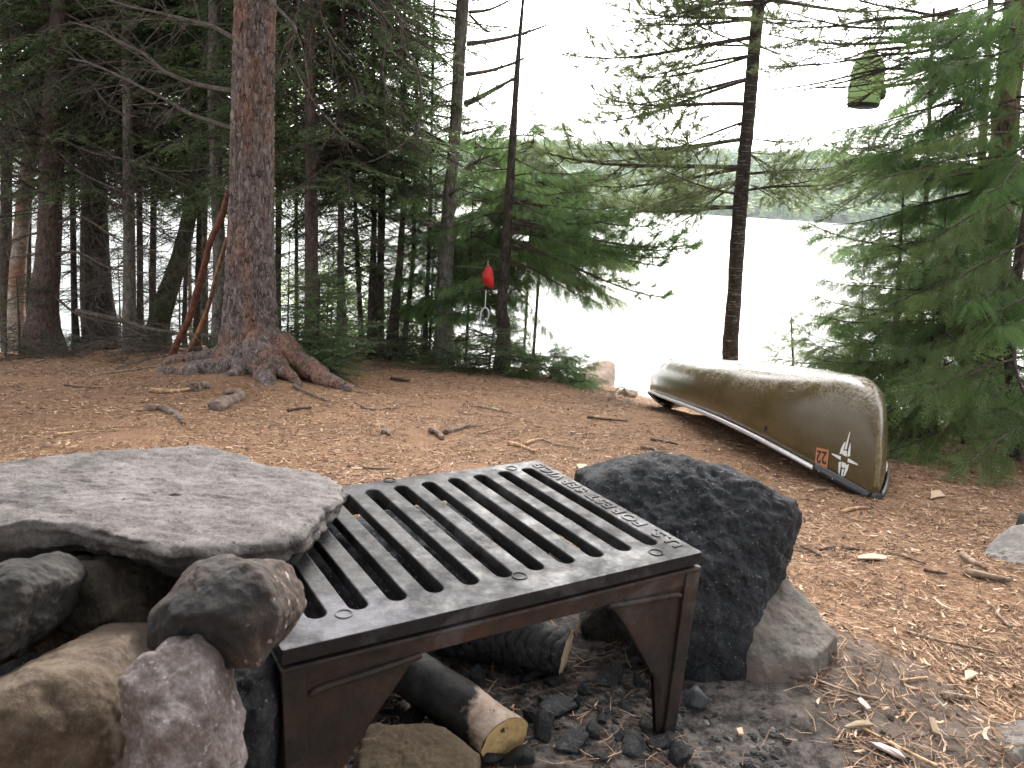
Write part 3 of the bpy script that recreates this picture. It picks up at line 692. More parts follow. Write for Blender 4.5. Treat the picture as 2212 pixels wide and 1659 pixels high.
# flat stone
def flat_stone():
    zt = .475
    out = [(-260, 1010), (-60, 1000), (150, 980), (300, 966), (430, 958), (500, 968), (560, 988), (650, 1004), (705, 1012), (745, 1035), (738, 1056), (702, 1084), (690, 1112), (664, 1140), (610, 1158), (520, 1166), (400, 1176), (300, 1168), (220, 1150), (150, 1132), (60, 1128), (-80, 1140), (-220, 1150)]
    P = np.array([atz(a, b, zt) for a, b in out]); 
    Q = []
    for i in range(len(P)):
        a, b = P[i], P[(i+1) % len(P)]; m = max(4, int(np.linalg.norm(b-a)/.006))
        for t in range(m): Q.append(a+(b-a)*t/m)
    Q = np.array(Q); n = len(Q); c = P.mean(0)
    d = unit(Q-c); j = fbm(Q[:, 0]*60, Q[:, 1]*60, 0, 4, 3)*.0050; Q = Q+d*j[:, None]
    rings = []; K = 46
    for k in range(K):
        f = (k+1)/K; R = c+(Q-c)*f
        R[:, 2] = zt+.006*fbm(R[:, 0]*5, R[:, 1]*5, 0, 3, 8)+.0020*fbm(R[:, 0]*45, R[:, 1]*90, 0, 3, 18)-.003*max(0, (f-.96)/.04)**2
        R[:, 2] += np.clip((-.75-R[:, 0])*.03, -.01, .02)
        rings.append(R)
    th = .042+.018*np.clip(-Q[:, 0]-.30, 0, .5)*2+.010*fbm(Q[:, 0]*9, Q[:, 1]*9, 0, 2, 4)
    for k in range(1, 15):
        f = k/14; R = Q.copy(); R[:, 2] = rings[K-1][:, 2]-th*f
        bul = .004*math.sin(f*math.pi)-.016*f*f
        rr = fbm(Q[:, 0]*22, Q[:, 1]*22, np.full(n, f*5.2), 4, 6)*.0055+np.round(2.2*noise3(Q[:, 0]*7, Q[:, 1]*7, np.full(n, f*6), 7))*.0035+fbm(Q[:, 0]*80, Q[:, 1]*80, np.full(n, f*9), 2, 8)*.0015
        R = R+d*(bul+rr)[:, None]; rings.append(R)
    for k in range(1, 6):
        R = rings[K+13].copy(); R = c+(R-c)*(1-k/6); R[:, 2] = rings[K+13][:, 2].mean()+(rings[K+13][:, 2]-rings[K+13][:, 2].mean())*(1-k/6); rings.append(R)
    V = np.vstack(rings+[c[None]+[0, 0, .001]]); m = len(rings)
    i = np.arange(m-1)[:, None]*n; jj = np.arange(n)[None]; j2 = (jj+1) % n
    mb = MB(); mb.add(V, np.stack([i+jj, i+j2, i+n+j2, i+n+jj], -1).reshape(-1, 4))
    mb.f.append((np.stack([np.arange(n), np.full(n, len(V)-1), (np.arange(n)+1) % n], -1)[:, ::-1], 0))
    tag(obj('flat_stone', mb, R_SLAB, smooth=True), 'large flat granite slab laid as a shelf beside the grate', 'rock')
flat_stone()

# ------------------------------------------------------------------ fire grate
def iron(name, a, b, rust, amt, spec=.38, ash=False):
    n = N(name); f = n.noise(9, 6, .65); fine = n.noise(90, 4, .7)
    c = n.ramp(f, [(.3, a), (.7, b)]); c = n.mix(n.ramp(n.noise(7, 7, .75), [(.5-amt*.12, 0), (.60, amt)]), c, rust); c = n.mix(n.ramp(n.noise(38, 6, .8), [(.54, 0), (.66, .75)]), c, a)
    c = n.mix(n.ramp(n.noise(7, 5, .7, dist=.5), [(.52, 0), (.66, .6)]), c, (.085, .083, .092))
    r = n.ramp(n.noise(16, 6, .75), [(.35, .45), (.65, .85)])
    if ash:
        ge = n.t.nodes.new('ShaderNodeNewGeometry'); dd = n.n('VectorMath', operation='DISTANCE'); n.t.links.new(ge.outputs['Position'], dd.inputs[0]); dd.inputs[1].default_value = (-.20, 1.02, .40)
        q = n.math('ADD', n.math('MULTIPLY', dd.outputs['Value'], -3.2), n.math('ADD', n.math('MULTIPLY', n.noise(22, 7, .75), 1.5), -.15)); sz_ = n.t.nodes.new('ShaderNodeSeparateXYZ'); n.t.links.new(ge.outputs['Position'], sz_.inputs[0]); tp = n.math('GREATER_THAN', sz_.outputs[2], .3985); c = n.mix(n.math('MULTIPLY', tp, n.ramp(q, [(.15, 0), (.55, .8)])), c, (.10, .097, .11))
        c = n.mix(n.math('MULTIPLY', tp, n.ramp(n.noise(24, 7, .8, dist=.6), [(.52, 0), (.68, .7)])), c, (.034, .032, .034))
    n.bsdf(c, r, .0, spec, n.bump(n.math('ADD', fine, n.math('MULTIPLY', f, .6)), .5, .002)); return n.m
I_TOP = iron('sooty_iron', (.005, .005, .006), (.017, .017, .019), (.04, .024, .018), .12, .26, True)
I_SIDE = iron('rusty_iron', (.007, .006, .006), (.015, .013, .012), (.06, .032, .022), .6)
I_RUST = iron('rust_brown_iron', (.006, .005, .005), (.018, .014, .012), (.052, .024, .014), .75)
def grate():
    O = atz(1517, 1193, .40); u = np.array([-.8495, -.5276, 0]); v = np.array([-.5276, .8495, 0]); Z = np.array([0, 0, 1.0])
    LU, LV, TH = .758, .550, .022
    root = empty('fire_grate', (O[0]+.38*u[0]+.27*v[0], O[1]+.38*u[1]+.27*v[1], 0), 'black cast iron cooking grate with long slots and raised lettering on legs', 'grate')
    us = [.060+.0628*k for k in range(11)]; hw = .0148; v0, v1 = .062, .512
    mb = MB(); W = lambda a, b, z: O+u*a+v*b+Z*z
    edges = [0]+[(us[k]+us[k+1])/2 for k in range(10)]+[LU]
    def strip(pa, pb, flip=False):
        pa = np.array(pa); pb = np.array(pb); n = len(pa); top = np.vstack([pa, pb])
        V = [W(a, b, 0) for a, b in top]+[W(a, b, -TH) for a, b in top]
        Q = []
        for i in range(n):
            j = (i+1) % n
            Q += [[i, j, n+j, n+i], [2*n+j, 2*n+i, 3*n+i, 3*n+j], [n+i, n+j, 3*n+j, 3*n+i]]
        mb.add(V, Q)
    for k in range(11):
        e0, e1 = edges[k], edges[k+1]; inner = []; outer = []
        ns = 8
        for i in range(ns+1):       # near end arc
            a = math.pi+math.pi*i/ns; inner.append((us[k]+hw*math.cos(a), v0+hw+hw*math.sin(a)))
        for i in range(ns+1):
            a = math.pi*i/ns; inner.append((us[k]+hw*math.cos(a), v1-hw+hw*math.sin(a)))
        # outer rectangle points matched
        for i in range(ns+1):
            t = i/ns
            if t < .25: outer.append((e0, v0+hw+(0-v0-hw)*(t/.25)))
            elif t <= .75: outer.append((e0+(e1-e0)*(t-.25)/.5, 0))
            else: outer.append((e1, (v0+hw)*((t-.75)/.25)))
        for i in range(ns+1):
            t = i/ns; b = LV-(v1-hw)
            if t < .25: outer.append((e1, v1-hw+b*(t/.25)))
            elif t <= .75: outer.append((e1+(e0-e1)*(t-.25)/.5, LV))
            else: outer.append((e0, LV-b*((t-.75)/.25)))
        strip(outer, inner)
    # outer side walls
    C = [(0, 0), (LU, 0), (LU, LV), (0, LV)]
    for i in range(4):
        a, b = C[i], C[(i+1) % 4]; mb.add([W(*a, 0), W(*b, 0), W(*b, -TH), W(*a, -TH)], [[0, 1, 2, 3]])
    pl = obj('cooking_plate', mb, I_TOP, root)
    bm = pl.modifiers.new('weld', 'WELD'); bm.merge_threshold = .0004
    add_mod_bevel(pl, .003, 2)
    # lettering
    cu = bpy.data.curves.new('lettering', 'FONT'); cu.body = 'U.S. FOREST SERVICE'; cu.size = .036; cu.extrude = .0008; cu.space_character = 1.15; cu.offset = .0006
    to = bpy.data.objects.new('t', cu); COL.objects.link(to); bpy.context.view_layer.update()
    me = to.to_mesh(); co = np.empty(len(me.vertices)*3); me.vertices.foreach_get('co', co); co = co.reshape(-1, 3)
    faces = [list(p.vertices) for p in me.polygons]; to.to_mesh_clear(); bpy.data.objects.remove(to); bpy.data.curves.remove(cu)
    wx = co[:, 0].max()-co[:, 0].min(); sx = .485/wx; hy = co[:, 1].max()
    a = .030-.0245*0; V = O+v*(.035+(co[:, :1]-co[:, 0].min())*sx)+u*(.010+co[:, 1:2]*.026/hy)+Z*(.0012+co[:, 2:3])
    lb = MB(); tr = [f for f in faces if len(f) == 3]; qd = [f for f in faces if len(f) == 4]; ot = [f for f in faces if len(f) > 4]
    for f in ot:
        for i in range(1, len(f)-1): tr.append([f[0], f[i], f[i+1]])
    lb.add(V, tr if tr else [[0, 0, 0]])
    if qd: lb.f.append((np.array(qd), 0))
    obj('lettering', lb, I_TOP, root)
    # small bosses
    for (px, py) in ((743, 1327), (1122, 1245), (1417, 1194), (842, 1038), (1105, 1012)):
        p = atz(px, py, .40); a = np.linspace(0, 2*math.pi, 29); rb = MB()
        add_tube(rb, np.stack([p[0]+.012*np.cos(a), p[1]+.012*np.sin(a), np.full(29, .4006)], -1), .0014, 6, cap=False); obj('casting_ring', rb, I_TOP, root, True)
    # rim, aprons
    fb = MB()
    def bar(a0, b0, a1, b1, z0, z1, th):
        """upright strip from (a0,b0) to (a1,b1), thickness th inward"""
        p0, p1 = np.array([a0, b0]), np.array([a1, b1]); d = (p1-p0)/np.linalg.norm(p1-p0); nn = np.array([-d[1], d[0]])
        cc = np.array([LU/2, LV/2])
        if (cc-p0)@nn < 0: nn = -nn
        q0, q1 = p0+nn*th, p1+nn*th
        V = [W(*p0, z0), W(*p1, z0), W(*q1, z0), W(*q0, z0), W(*p0, z1), W(*p1, z1), W(*q1, z1), W(*q0, z1)]
        fb.add(V, [[0, 1, 2, 3], [4, 7, 6, 5], [0, 4, 5, 1], [1, 5, 6, 2], [2, 6, 7, 3], [3, 7, 4, 0]])
    g_ = .007
    bar(g_, g_, LU-g_, g_, -.0275, -.0225, .02); bar(g_, LV-g_, LU-g_, LV-g_, -.0275, -.0225, .02)
    bar(g_, g_+.0215, g_, LV-g_-.0215, -.0275, -.0225, .02); bar(LU-g_, g_+.0215, LU-g_, LV-g_-.0215, -.0275, -.0225, .02)
    e = -.002
    bar(e, e, LU-e, e, -.0345, -.0280, .022); bar(e, LV-e, LU-e, LV-e, -.0345, -.0280, .022)
    bar(e, .0215, e, LV-.0215, -.0345, -.0280, .022); bar(LU-e, .0215, LU-e, LV-.0215, -.0345, -.0280, .022)
    fo = obj('rim', fb, I_SIDE, root); add_mod_bevel(fo, .002, 2)
    fb = MB()
    e = .004
    bar(e, e, LU-e, e, -.062, -.0348, .010); bar(e, LV-e, LU-e, LV-e, -.062, -.0348, .010)
    bar(e, .0145, e, LV-.0145, -.062, -.0348, .010); bar(LU-e, .0145, LU-e, LV-.0145, -.062, -.0348, .010)
    fo = obj('apron', fb, I_RUST, root); add_mod_bevel(fo, .002, 2)
    # legs : gusset plate + corner bar
    for (a, b, sa, sb) in ((0, 0, 1, 1), (LU, 0, -1, 1), (0, LV, 1, -1), (LU, LV, -1, -1)):
        lg = MB(); ho = tz(*(W(a, b, 0)[:2]))-.02-.40
        poly = [(.008, -.0625), (.018, ho), (.050, ho), (.054, -.27), (.180, -.080), (.20, -.0625)]
        prism(lg, [(p[0], p[1]) for p in poly], O+u*a+v*(b+sb*.006), u*sa, Z, v*sb, .009)
        poly2 = [(.018, -.0625), (.030, ho), (.055, ho), (.058, -.25), (.15, -.08), (.155, -.0625)]
        prism(lg, poly2, O+u*(a+sa*.006)+v*b, v*sb, Z, u*sa, .009)
        lo = obj('leg', lg, I_RUST, root); add_mod_bevel(lo, .0018, 2)
        cb = MB(); prism(cb, [(-.001, -.0350), (.012, ho), (.040, ho), (.032, -.0350)], O+u*a+v*(b+sb*-.0005), u*sa, Z, v*sb, .006)
        co_ = obj('corner_bar', cb, I_SIDE, lo); add_mod_bevel(co_, .0015, 2)
        rb = MB(); rp = np.array([W(a+sa*x, b+sb*.0035, z) for x, z in ((.040, -.080), (.055, -.074), (.12, -.070), (.17, -.066), (.205, -.0625))]); add_tube(rb, smooth_path(rp, 5), .0055, 8)
        obj('bead', rb, I_RUST, lo, True)
grate()

# ------------------------------------------------------------------ logs and charcoal
def log(name, label, p0, p1, r, mats, seed, cut_tilt=0.0, rough=.05, crack=False):
    p0 = np.array(p0); p1 = np.array(p1); L = np.linalg.norm(p1-p0); n = 90; t = np.linspace(0, 1, n)[:, None]
    P = p0*(1-t)+p1*t; P[:, 2] += .01*np.sin(t[:, 0]*4)
    V, Q, C = tube(P, r, 56, 0, seed, True)
    ax = unit(p1-p0); rel = V[:-2]-np.repeat(P, 56, 0); dr = unit(rel)
    d = rough*r*fbm(V[:-2, 0]*22, V[:-2, 1]*22, V[:-2, 2]*22, 4, seed)
    if crack:
        s = (V[:-2]-p0)@ax; a_ = np.arctan2(dr[:, 2], dr@np.cross(ax, [0, 0, 1])); cc = np.abs(np.sin(s*120+1.5*np.sin(a_*3)+noise3(s*30, a_*2, 0, 3)*1.2)); d -= r*.09*np.exp(-(cc/.25)**2)+r*.0
        d -= r*.05*np.exp(-(np.sin(a_*6+noise3(s*20, a_, 1, 4)*2)/.2)**2)
    V[:-2] += dr*d[:, None]
    s = (V-p1)@ax
    if cut_tilt:
        sd = unit(np.cross(ax, [0, 0, 1])); V += ax*((V-p1)@sd*cut_tilt*np.clip(1+s/.15, 0, 1))[:, None]
    root = empty(name, ((p0+p1)/2*[1, 1, 0]+[0, 0, float(min(p0[2], p1[2]))-r]), label, 'log')
    mb = MB(); mb.add(V, Q); mb.f.append((C[:56], 0)); obj('bark', mb, mats[0], root, True)
    eb = MB(); ring = V[(n-1)*56:n*56]; c = ring.mean(0); Vs = []; K = 14
    for k in range(K+1):
        R = c+(ring-c)*(1-k/K*.999); rr = .0018*fbm(R[:, 0]*90, R[:, 1]*90, R[:, 2]*90, 3, 4); Vs.append(R+ax*(.0015+rr)[:, None])
    Vs = np.vstack(Vs); i = np.arange(K)[:, None]*56; j = np.arange(56)[None]; eb.add(Vs, np.stack([i+j, i+(j+1) % 56, i+56+(j+1) % 56, i+56+j], -1).reshape(-1, 4))
    obj('cut_end', eb, mats[1], root, True); return root
def birch_mat(p0, p1):
    n = N('charred_birch_bark')
    ge = n.t.nodes.new('ShaderNodeNewGeometry'); vs = n.t.nodes.new('ShaderNodeVectorMath'); vs.operation = 'SUBTRACT'; n.t.links.new(ge.outputs['Position'], vs.inputs[0]); vs.inputs[1].default_value = p1
    vd = n.t.nodes.new('ShaderNodeVectorMath'); vd.operation = 'DOT_PRODUCT'; n.t.links.new(vs.outputs[0], vd.inputs[0]); ax = unit(np.array(p1)-np.array(p0)); vd.inputs[1].default_value = ax+np.array([.25, .25, .55])
    d = n.math('ADD', vd.outputs['Value'], n.math('MULTIPLY', n.math('SUBTRACT', n.noise(16, 5, .65), .5), .13))
    char = n.ramp(d, [(0, 1), (1, 1)]); rm = n.t.nodes.new('ShaderNodeMapRange'); n.t.links.new(d, rm.inputs[0]); rm.inputs[1].default_value = -.055; rm.inputs[2].default_value = -.030
    pale = n.ramp(n.noise(30, 5, .7, n.coord((1, 1, 3))), [(.3, (.30, .20, .15)), (.6, (.55, .42, .35))])
    pale = n.mix(n.ramp(n.noise(50, 3, .6), [(.66, 0), (.7, 1)]), pale, (.10, .06, .04))
    dk = n.ramp(n.noise(40, 5, .7), [(.35, (.007, .007, .007)), (.7, (.03, .028, .027))])
    c = n.mix(rm.outputs[0], dk, pale); n.bsdf(c, .65, 0, .3, n.bump(n.noise(60, 5, .7), .6, .003)); return n.m
def wood_end(name, a, b):
    n = N(name); f = n.noise(18, 5, .65, dist=1.5)
    c = n.ramp(f, [(.3, a), (.7, b)]); c = n.mix(n.ramp(n.noise(11, 6, .7), [(.5, 0), (.7, .7)]), c, tuple(q*.35 for q in a)); c = n.mix(n.ramp(n.noise(34, 3, .6), [(.62, 0), (.66, 1)]), c, (.05, .03, .02))
    n.bsdf(c, .7, 0, .2, n.bump(n.noise(120, 4, .7), .3, .001)); return n.m
E1 = atz(1090, 1590, .056); S1 = E1+np.array([-.235, .36, .02]); S1 = atz(790, 1405, .085)
log('birch_log', 'charred birch log with a sawn yellow end poking out from the fire', S1, E1, .047, (birch_mat(S1, E1), wood_end('sawn_birch', (.42, .27, .12), (.62, .44, .22))), 3, cut_tilt=-.35, rough=.05)
E2 = at(1222, 1410, 1.56); S2 = E2+np.array([-.27, .042, 0])
for q in (E2, S2): q[2] = .056
log('charred_log', 'fully charred cracked log with thin pale sawn rim behind the birch log', S2, E2, .054, (M_CHAR, wood_end('sawn_pale', (.50, .36, .22), (.66, .50, .34))), 6, rough=.05, crack=True, cut_tilt=-.16)
def charcoal():
    rng = np.random.default_rng(12); proto = []
    for i in range(5):
        mb = MB(); V, Fc = rock_body(rand_planes(rng, .020, .014, .012, 9), (0, 0, 0), 10, 3, .10, 60, i+3, .0008); mb.add(V, Fc)
        proto.append(mesh_of('charcoal_chunk', mb, M_CHAR, False))
    pts = [(1150, 1560), (1180, 1520), (1125, 1500), (1205, 1545), (1170, 1590), (1240, 1530), (1282, 1590), (1300, 1560), (1142, 1470), (1085, 1455), (1380, 1480), (1420, 1500), (1350, 1530), (1240, 1620), (1335, 1600), (760, 1500), (720, 1540), (820, 1520), (700, 1600), (880, 1560), (780, 1560), (1030, 1470), (1190, 1480), (1320, 1480), (1265, 1500), (990, 1640), (1400, 1580), (1440, 1610), (850, 1490), (745, 1470), (900, 1520), (690, 1560), (1370, 1610), (1060, 1640), (1110, 1650), (1462, 1640), (1290, 1640)]
    for i, (a, b) in enumerate(pts):
        g = ghit(a, b); o = bpy.data.objects.new('charcoal_chunk', proto[i % 5]); COL.objects.link(o)
        s = rng.uniform(.55, 1.25); o.location = (g[0], g[1], g[2]+.006*s); o.rotation_euler = (rng.uniform(-.4, .4), rng.uniform(-.4, .4), rng.uniform(0, 6.3)); o.scale = (s, s, s)
        tag(o, 'small black lump of charcoal on the ashy fire pit floor', 'charcoal', 'charcoal lumps scattered in the fire pit')
    mb = MB(); rng = np.random.default_rng(5); D, Fc = ICO[2]
    for i in range(2000):
        if i < 1700: px, py = rng.choice([(780, 1530), (860, 1560), (1400, 1560), (1330, 1500), (1180, 1540), (1430, 1600), (700, 1500), (1650, 1640), (1900, 1650)])+rng.normal(0, 48, 2)
        else: px, py = rng.uniform(650, 1560), rng.uniform(1400, 1680)
        g = ghit(px, py); s = rng.uniform(.0015, .006); R_ = Matrix.Rotation(rng.uniform(0, 6), 3, 'Z')
        V = D[::1]*np.array([s*1.7, s, s*.6])*(1+.3*rng.normal(0, 1, (len(D), 1))*.6)
        V = V@np.array(R_)+g+[0, 0, s*.3]; mb.add(V, Fc, 0, rng.random())
    n = N('charcoal_crumbs_mat'); n.bsdf(n.ramp(n.attr(), [(0, (.008, .008, .009)), (.8, (.04, .038, .038)), (1, (.16, .15, .14))]), .8, 0, .3)
    tag(obj('charcoal_crumbs', mb, n.m), 'fine black charcoal crumbs spread over the ash', 'charcoal', kind='stuff')
charcoal()

# ------------------------------------------------------------------ canoe
def canoe():
    g = ghit(1890, 1078); phi = math.radians(-.2); L, B, Hm, He = 4.8, .97, .335, .56
    d = np.array([math.sin(phi), math.cos(phi)]); z0 = g[2]-.004; z1 = tz(*(g[:2]+d*L))
    X = unit(np.array([d[0], d[1], (z1-z0)/L])); Yv = np.array([-d[1], d[0], 0]); Z = np.cross(X, Yv); Z = Z if Z[2] > 0 else -Z
    O = np.array([g[0], g[1], z0]); root = empty('canoe', O, 'overturned olive brown canoe with scratched hull lying on the needles', 'canoe')
    wd = lambda t: B/2*np.maximum(1-np.abs(2*t-1)**2.5, 0)**.85+.012
    gh = lambda t: (He-Hm+.02)*(1-np.abs(2*t-1)**3.2)     # gunwale height above contact line
    R0 = .34/L                                    # stem rounding
    def keel(t):
        e = np.minimum(t, 1-t); s = np.clip(1-e/R0, 0, 1)
        return (He-.02*np.abs(2*t-1)**3) - .02*s - (He*.60)*(1-np.sqrt(np.clip(1-s**2.2, 0, 1)))
    def sect(t, v):
        """v 0 at gunwale, 1 at keel line; returns half width factor and z"""
        e = np.minimum(t, 1-t); n_ = 2.2+1.9*np.clip(e/.25, 0, 1)**.7
        a = v*math.pi/2
        return np.cos(a)**(2/n_), np.sin(a)**(2/n_)
    def pt(t, v, side=1, off=0):
        y, z = sect(t, v); G = gh(t); K = keel(t)
        return O+X*(t*L)+Yv*(side*(wd(t)*y+off*.8))+Z*(G+(K-G)*z+off*.4)
    ts = np.concatenate([np.linspace(0, 1, 40)**1.7*.12, np.linspace(.12, .88, 60)[1:-1], 1-(np.linspace(0, 1, 40)**1.7*.12)[::-1]])
    vs = np.linspace(0, 1, 28); rows = []
    # stem front: lower part of stem goes straight down from keel curve to contact
    for t in ts:
        L_ = [pt(t, v, 1) for v in vs]; R_ = [pt(t, v, -1) for v in vs[::-1]][1:]
        rows.append(L_+R_)
    V = np.array(rows); nt_, nv = V.shape[:2]; V = V.reshape(-1, 3)
    i = np.arange(nt_-1)[:, None]*nv; j = np.arange(nv-1)[None]
    mb = MB(); mb.add(V, np.stack([i+j, i+nv+j, i+nv+j+1, i+j+1], -1).reshape(-1, 4))
    # close both stems
    for r_ in (0, nt_-1):
        k = vs.size
        mb.f.append((np.array([[r_*nv+a, r_*nv+a+1, r_*nv+nv-2-a, r_*nv+nv-1-a] for a in range(k-1) if a+1 < nv-2-a]), 0))
    n = N('scratched_olive_hull')
    f = n.noise(3, 4, .6); c = n.ramp(f, [(.30, (.064, .044, .015)), (.70, (.088, .062, .023))])
    ge = n.t.nodes.new('ShaderNodeNewGeometry')
    sx_ = n.t.nodes.new('ShaderNodeSeparateXYZ'); n.t.links.new(ge.outputs['Normal'], sx_.inputs[0])
    low = n.ramp(sx_.outputs[2], [(.30, .0), (.80, 1)])
    sc = None
    for q, (sv, th) in enumerate((((3, 12, 12), .022), ((11, 4, 10), .022), ((7, 7, 20), .022), ((14, 2.5, 22), .025), ((5, 20, 9), .02))):
        nn = n.noise(1.0+q*.3, 3, .55, n.coord(sv), .8); ln = n.math('ABSOLUTE', n.math('SUBTRACT', nn, .5)); l = n.ramp(ln, [(0, 1), (th, 0)])
        sc = l if sc is None else n.math('MAXIMUM', sc, l)
    msk = n.ramp(n.noise(4.2, 4, .6), [(.40, 0), (.54, 1)])
    sc = n.math('MULTIPLY', n.math('MULTIPLY', sc, msk), n.math('ADD', n.math('MULTIPLY', n.ramp(sx_.outputs[2], [(.25, 0), (.75, 1)]), .8), .07))
    scuff = n.math('MULTIPLY', n.ramp(n.noise(5, 6, .6, n.coord((2, .5, 2))), [(.40, 0), (.70, .35)]), low)
    c = n.mix(scuff, c, (.16, .135, .10)); c = n.mix(sc, c, (.34, .30, .25))
    r = n.mix(sc, n.ramp(n.noise(5, 4, .6), [(.3, .16), (.7, .24)]), (.5, .5, .5))
    n.bsdf(c, r, 0, .35, n.bump(n.noise(1.6, 2, .4), .10, .008), Coat_Weight=.12, Coat_Roughness=.25)
    ho = obj('hull', mb, n.m, root, True); so_ = ho.modifiers.new('t', 'SOLIDIFY'); so_.thickness = .003; so_.offset = 0
    # worn end stem
    M_ = mat_simple('worn_stem', (.24, .19, .09), .4, c2=(.10, .075, .035), sc=60)
    st = MB(); pv = np.array([O+X*(.004)+Z*(z) for z in np.linspace(.05, .20, 10)]+[pt(t, 1)-Z*.006+X*.006 for t in (.0006, .003, .007, .013, .02, .03, .045, .06, .075, .09)]); add_tube(st, pv, np.linspace(.014, .009, len(pv)), 10); obj('worn_stem_edge', st, M_, root, True)
    # gunwales
    AL = N('aluminium'); AL.bsdf(AL.ramp(AL.noise(40, 4, .6), [(.3, (.55, .53, .54)), (.7, (.70, .68, .69))]), .38, .6, .5); AL = AL.m
    for s in (1, -1):
        tg = np.linspace(.055, .945, 90); P = np.array([pt(t, 0, s)+Yv*s*.004+Z*.004 for t in tg]); gb = MB()
        prof = [(-.010, -.008), (.012, -.008), (.014, .0), (.012, .010), (.006, .014), (-.004, .013)]
        Vg = []
        for k in range(len(P)): Vg += [P[k]+Yv*s*a+Z*b for a, b in prof]
        m = len(prof); i = np.arange(len(P)-1)[:, None]*m; j = np.arange(m)[None]
        gb.add(Vg, np.stack([i+j, i+(j+1) % m, i+m+(j+1) % m, i+m+j], -1).reshape(-1, 4)); obj('gunwale', gb, AL, root, True)
    BP = N('black_plastic'); BP.bsdf((.015, .015, .017), .35, 0, .5); BP = BP.m
    for e in (0, 1):
        tt = np.linspace(.0, .058, 22); tt = tt if e == 0 else 1-tt; db = MB(); rows = []
        for t in tt:
            w_ = wd(t)+.008; G = gh(t); x = t*L+(-.014 if t < .001 else (.014 if t > .999 else 0)); fl = .012+.006*abs(math.sin(t*L*11))
            rows.append([O+X*x+Yv*w_*1.0+Z*(G+.022+fl), O+X*x+Yv*(w_+.008)+Z*(G+.012), O+X*x+Yv*(w_+.004)+Z*(G-.008), O+X*x+Yv*0+Z*(G-.010), O+X*x-Yv*(w_+.004)+Z*(G-.008), O+X*x-Yv*(w_+.008)+Z*(G+.012), O+X*x-Yv*w_+Z*(G+.022+fl)])
        V = np.array(rows); a, b = V.shape[:2]; i = np.arange(a-1)[:, None]*b; j = np.arange(b-1)[None]
        db.add(V.reshape(-1, 3), np.stack([i+j, i+j+1, i+b+j+1, i+b+j], -1).reshape(-1, 4))
        db.f.append((np.array([[0, 1, 5, 6], [1, 2, 4, 5]]), 0)); dk = obj('deck_plate', db, BP, root, True); q = dk.modifiers.new('t', 'SOLIDIFY'); q.thickness = .004
        if e == 0:
            for t in (.034, .050):
                rb = MB(); c_ = O+X*t*L+Yv*(wd(t)+.0145)+Z*(gh(t)+.010); V_, F_ = ICO[2]; rb.add(V_*[.006, .006, .006]+c_, F_); obj('rivet', rb, AL, dk, True)
    # thwarts and seats inside (seen only from a low side)
    for t, kind in ((.16, 'seat'), (.50, 'thwart'), (.78, 'seat')):
        sb = MB(); w_ = wd(t)-.02; hx = .12 if kind == 'seat' else .03
        box(sb, O+X*t*L+Z*(gh(t)+(.06 if kind == 'seat' else .02)), hx, w_, .012, X, Yv, Z); obj(kind, sb, B_RED, root)
    # rivets on far part of the hull
    for k in range(4):
        t = .60+.012*k; c_ = pt(t, .62, 1, .002); rb = MB(); rb.add(ICO[2][0]*.008+c_, ICO[2][1]); obj('rivet', rb, AL, root, True)
    # decals : local coords a = metres from the stem along hull, z = height above contact
    def vz(t, z):
        G, K = gh(t), keel(t); lo, hi = 0.0, 1.0
        for _ in range(30):
            m = (lo+hi)/2
            if G+(K-G)*sect(t, m)[1] < z: lo = m
            else: hi = m
        return lo
    def on(a, z, off): t = a/L; return pt(t, vz(t, z), 1, off)
    def decal(name, polys, mat, parent, off, cu=None):
        b = MB()
        for poly in polys:
            poly = np.array(poly); n_ = len(poly); c_ = poly.mean(0); V_ = [on(p[0], p[1], off) for p in poly]+[on(c_[0], c_[1], off)]
            b.add(V_, [[i_, (i_+1) % n_, n_] for i_ in range(n_)])
        o_ = obj(name, b, mat, parent); q_ = o_.modifiers.new('t', 'SOLIDIFY'); q_.thickness = .0006; q_.offset = 0; return o_
    WH = N('white_decal'); WH.bsdf((.72, .72, .70), .5); WH = WH.m
    OR = mat_simple('orange_sticker', (.50, .20, .10), .6, c2=(.36, .15, .08), sc=40); BK = N('black_ink'); BK.bsdf((.02, .015, .015), .6); BK = BK.m
    # emblem centre and axes in (a, z) space
    # image right ~ towards stem (a decreasing)
    ec = CAN_E
    def E_(x, y): return (ec[0]-x, ec[1]+y)
    sk = CAN_SK
    def T_(pts): return [E_(x*sk[0]+y*sk[2], x*sk[1]+y*sk[3]) for x, y in pts]
    up_ = [[(-.006, .055), (.006, .055), (.010, .155), (.006, .155)], [(-.030, .022), (-.012, .030), (-.010, .060), (-.004, .098), (-.014, .090), (-.026, .055)], [(.030, .022), (.016, .018), (.016, .055), (.020, .098), (.026, .075)], [(-.013, .022), (.013, .016), (.011, .045), (0, .050), (-.011, .045)]]
    dn_ = [[(-x, -y) for x, y in p] for p in up_]
    sd = [[(.020, .010), (.020, -.012), (.078, -.020), (.074, -.012)], [(-.020, -.010), (-.020, .012), (-.078, .020), (-.074, .012)]]
    decal('star_emblem', [T_(p) for p in up_+dn_+sd], WH, ho, .006)
    c2 = CAN_S; sxz = CAN_S2
    def S_(x, y): return (c2[0]-x*sxz[0]-y*sxz[2], c2[1]+x*sxz[1]+y*sxz[3])
    sq = [S_(x, y) for x, y in ((-.036, -.052), (.036, -.052), (.036, .052), (-.036, .052))]
    grid = []
    for i_ in range(6):
        for j_ in range(6):
            x0, x1 = -.036+.012*i_, -.036+.012*(i_+1); y0, y1 = -.052+.0173*j_, -.052+.0173*(j_+1); grid.append([S_(x0, y0), S_(x1, y0), S_(x1, y1), S_(x0, y1)])
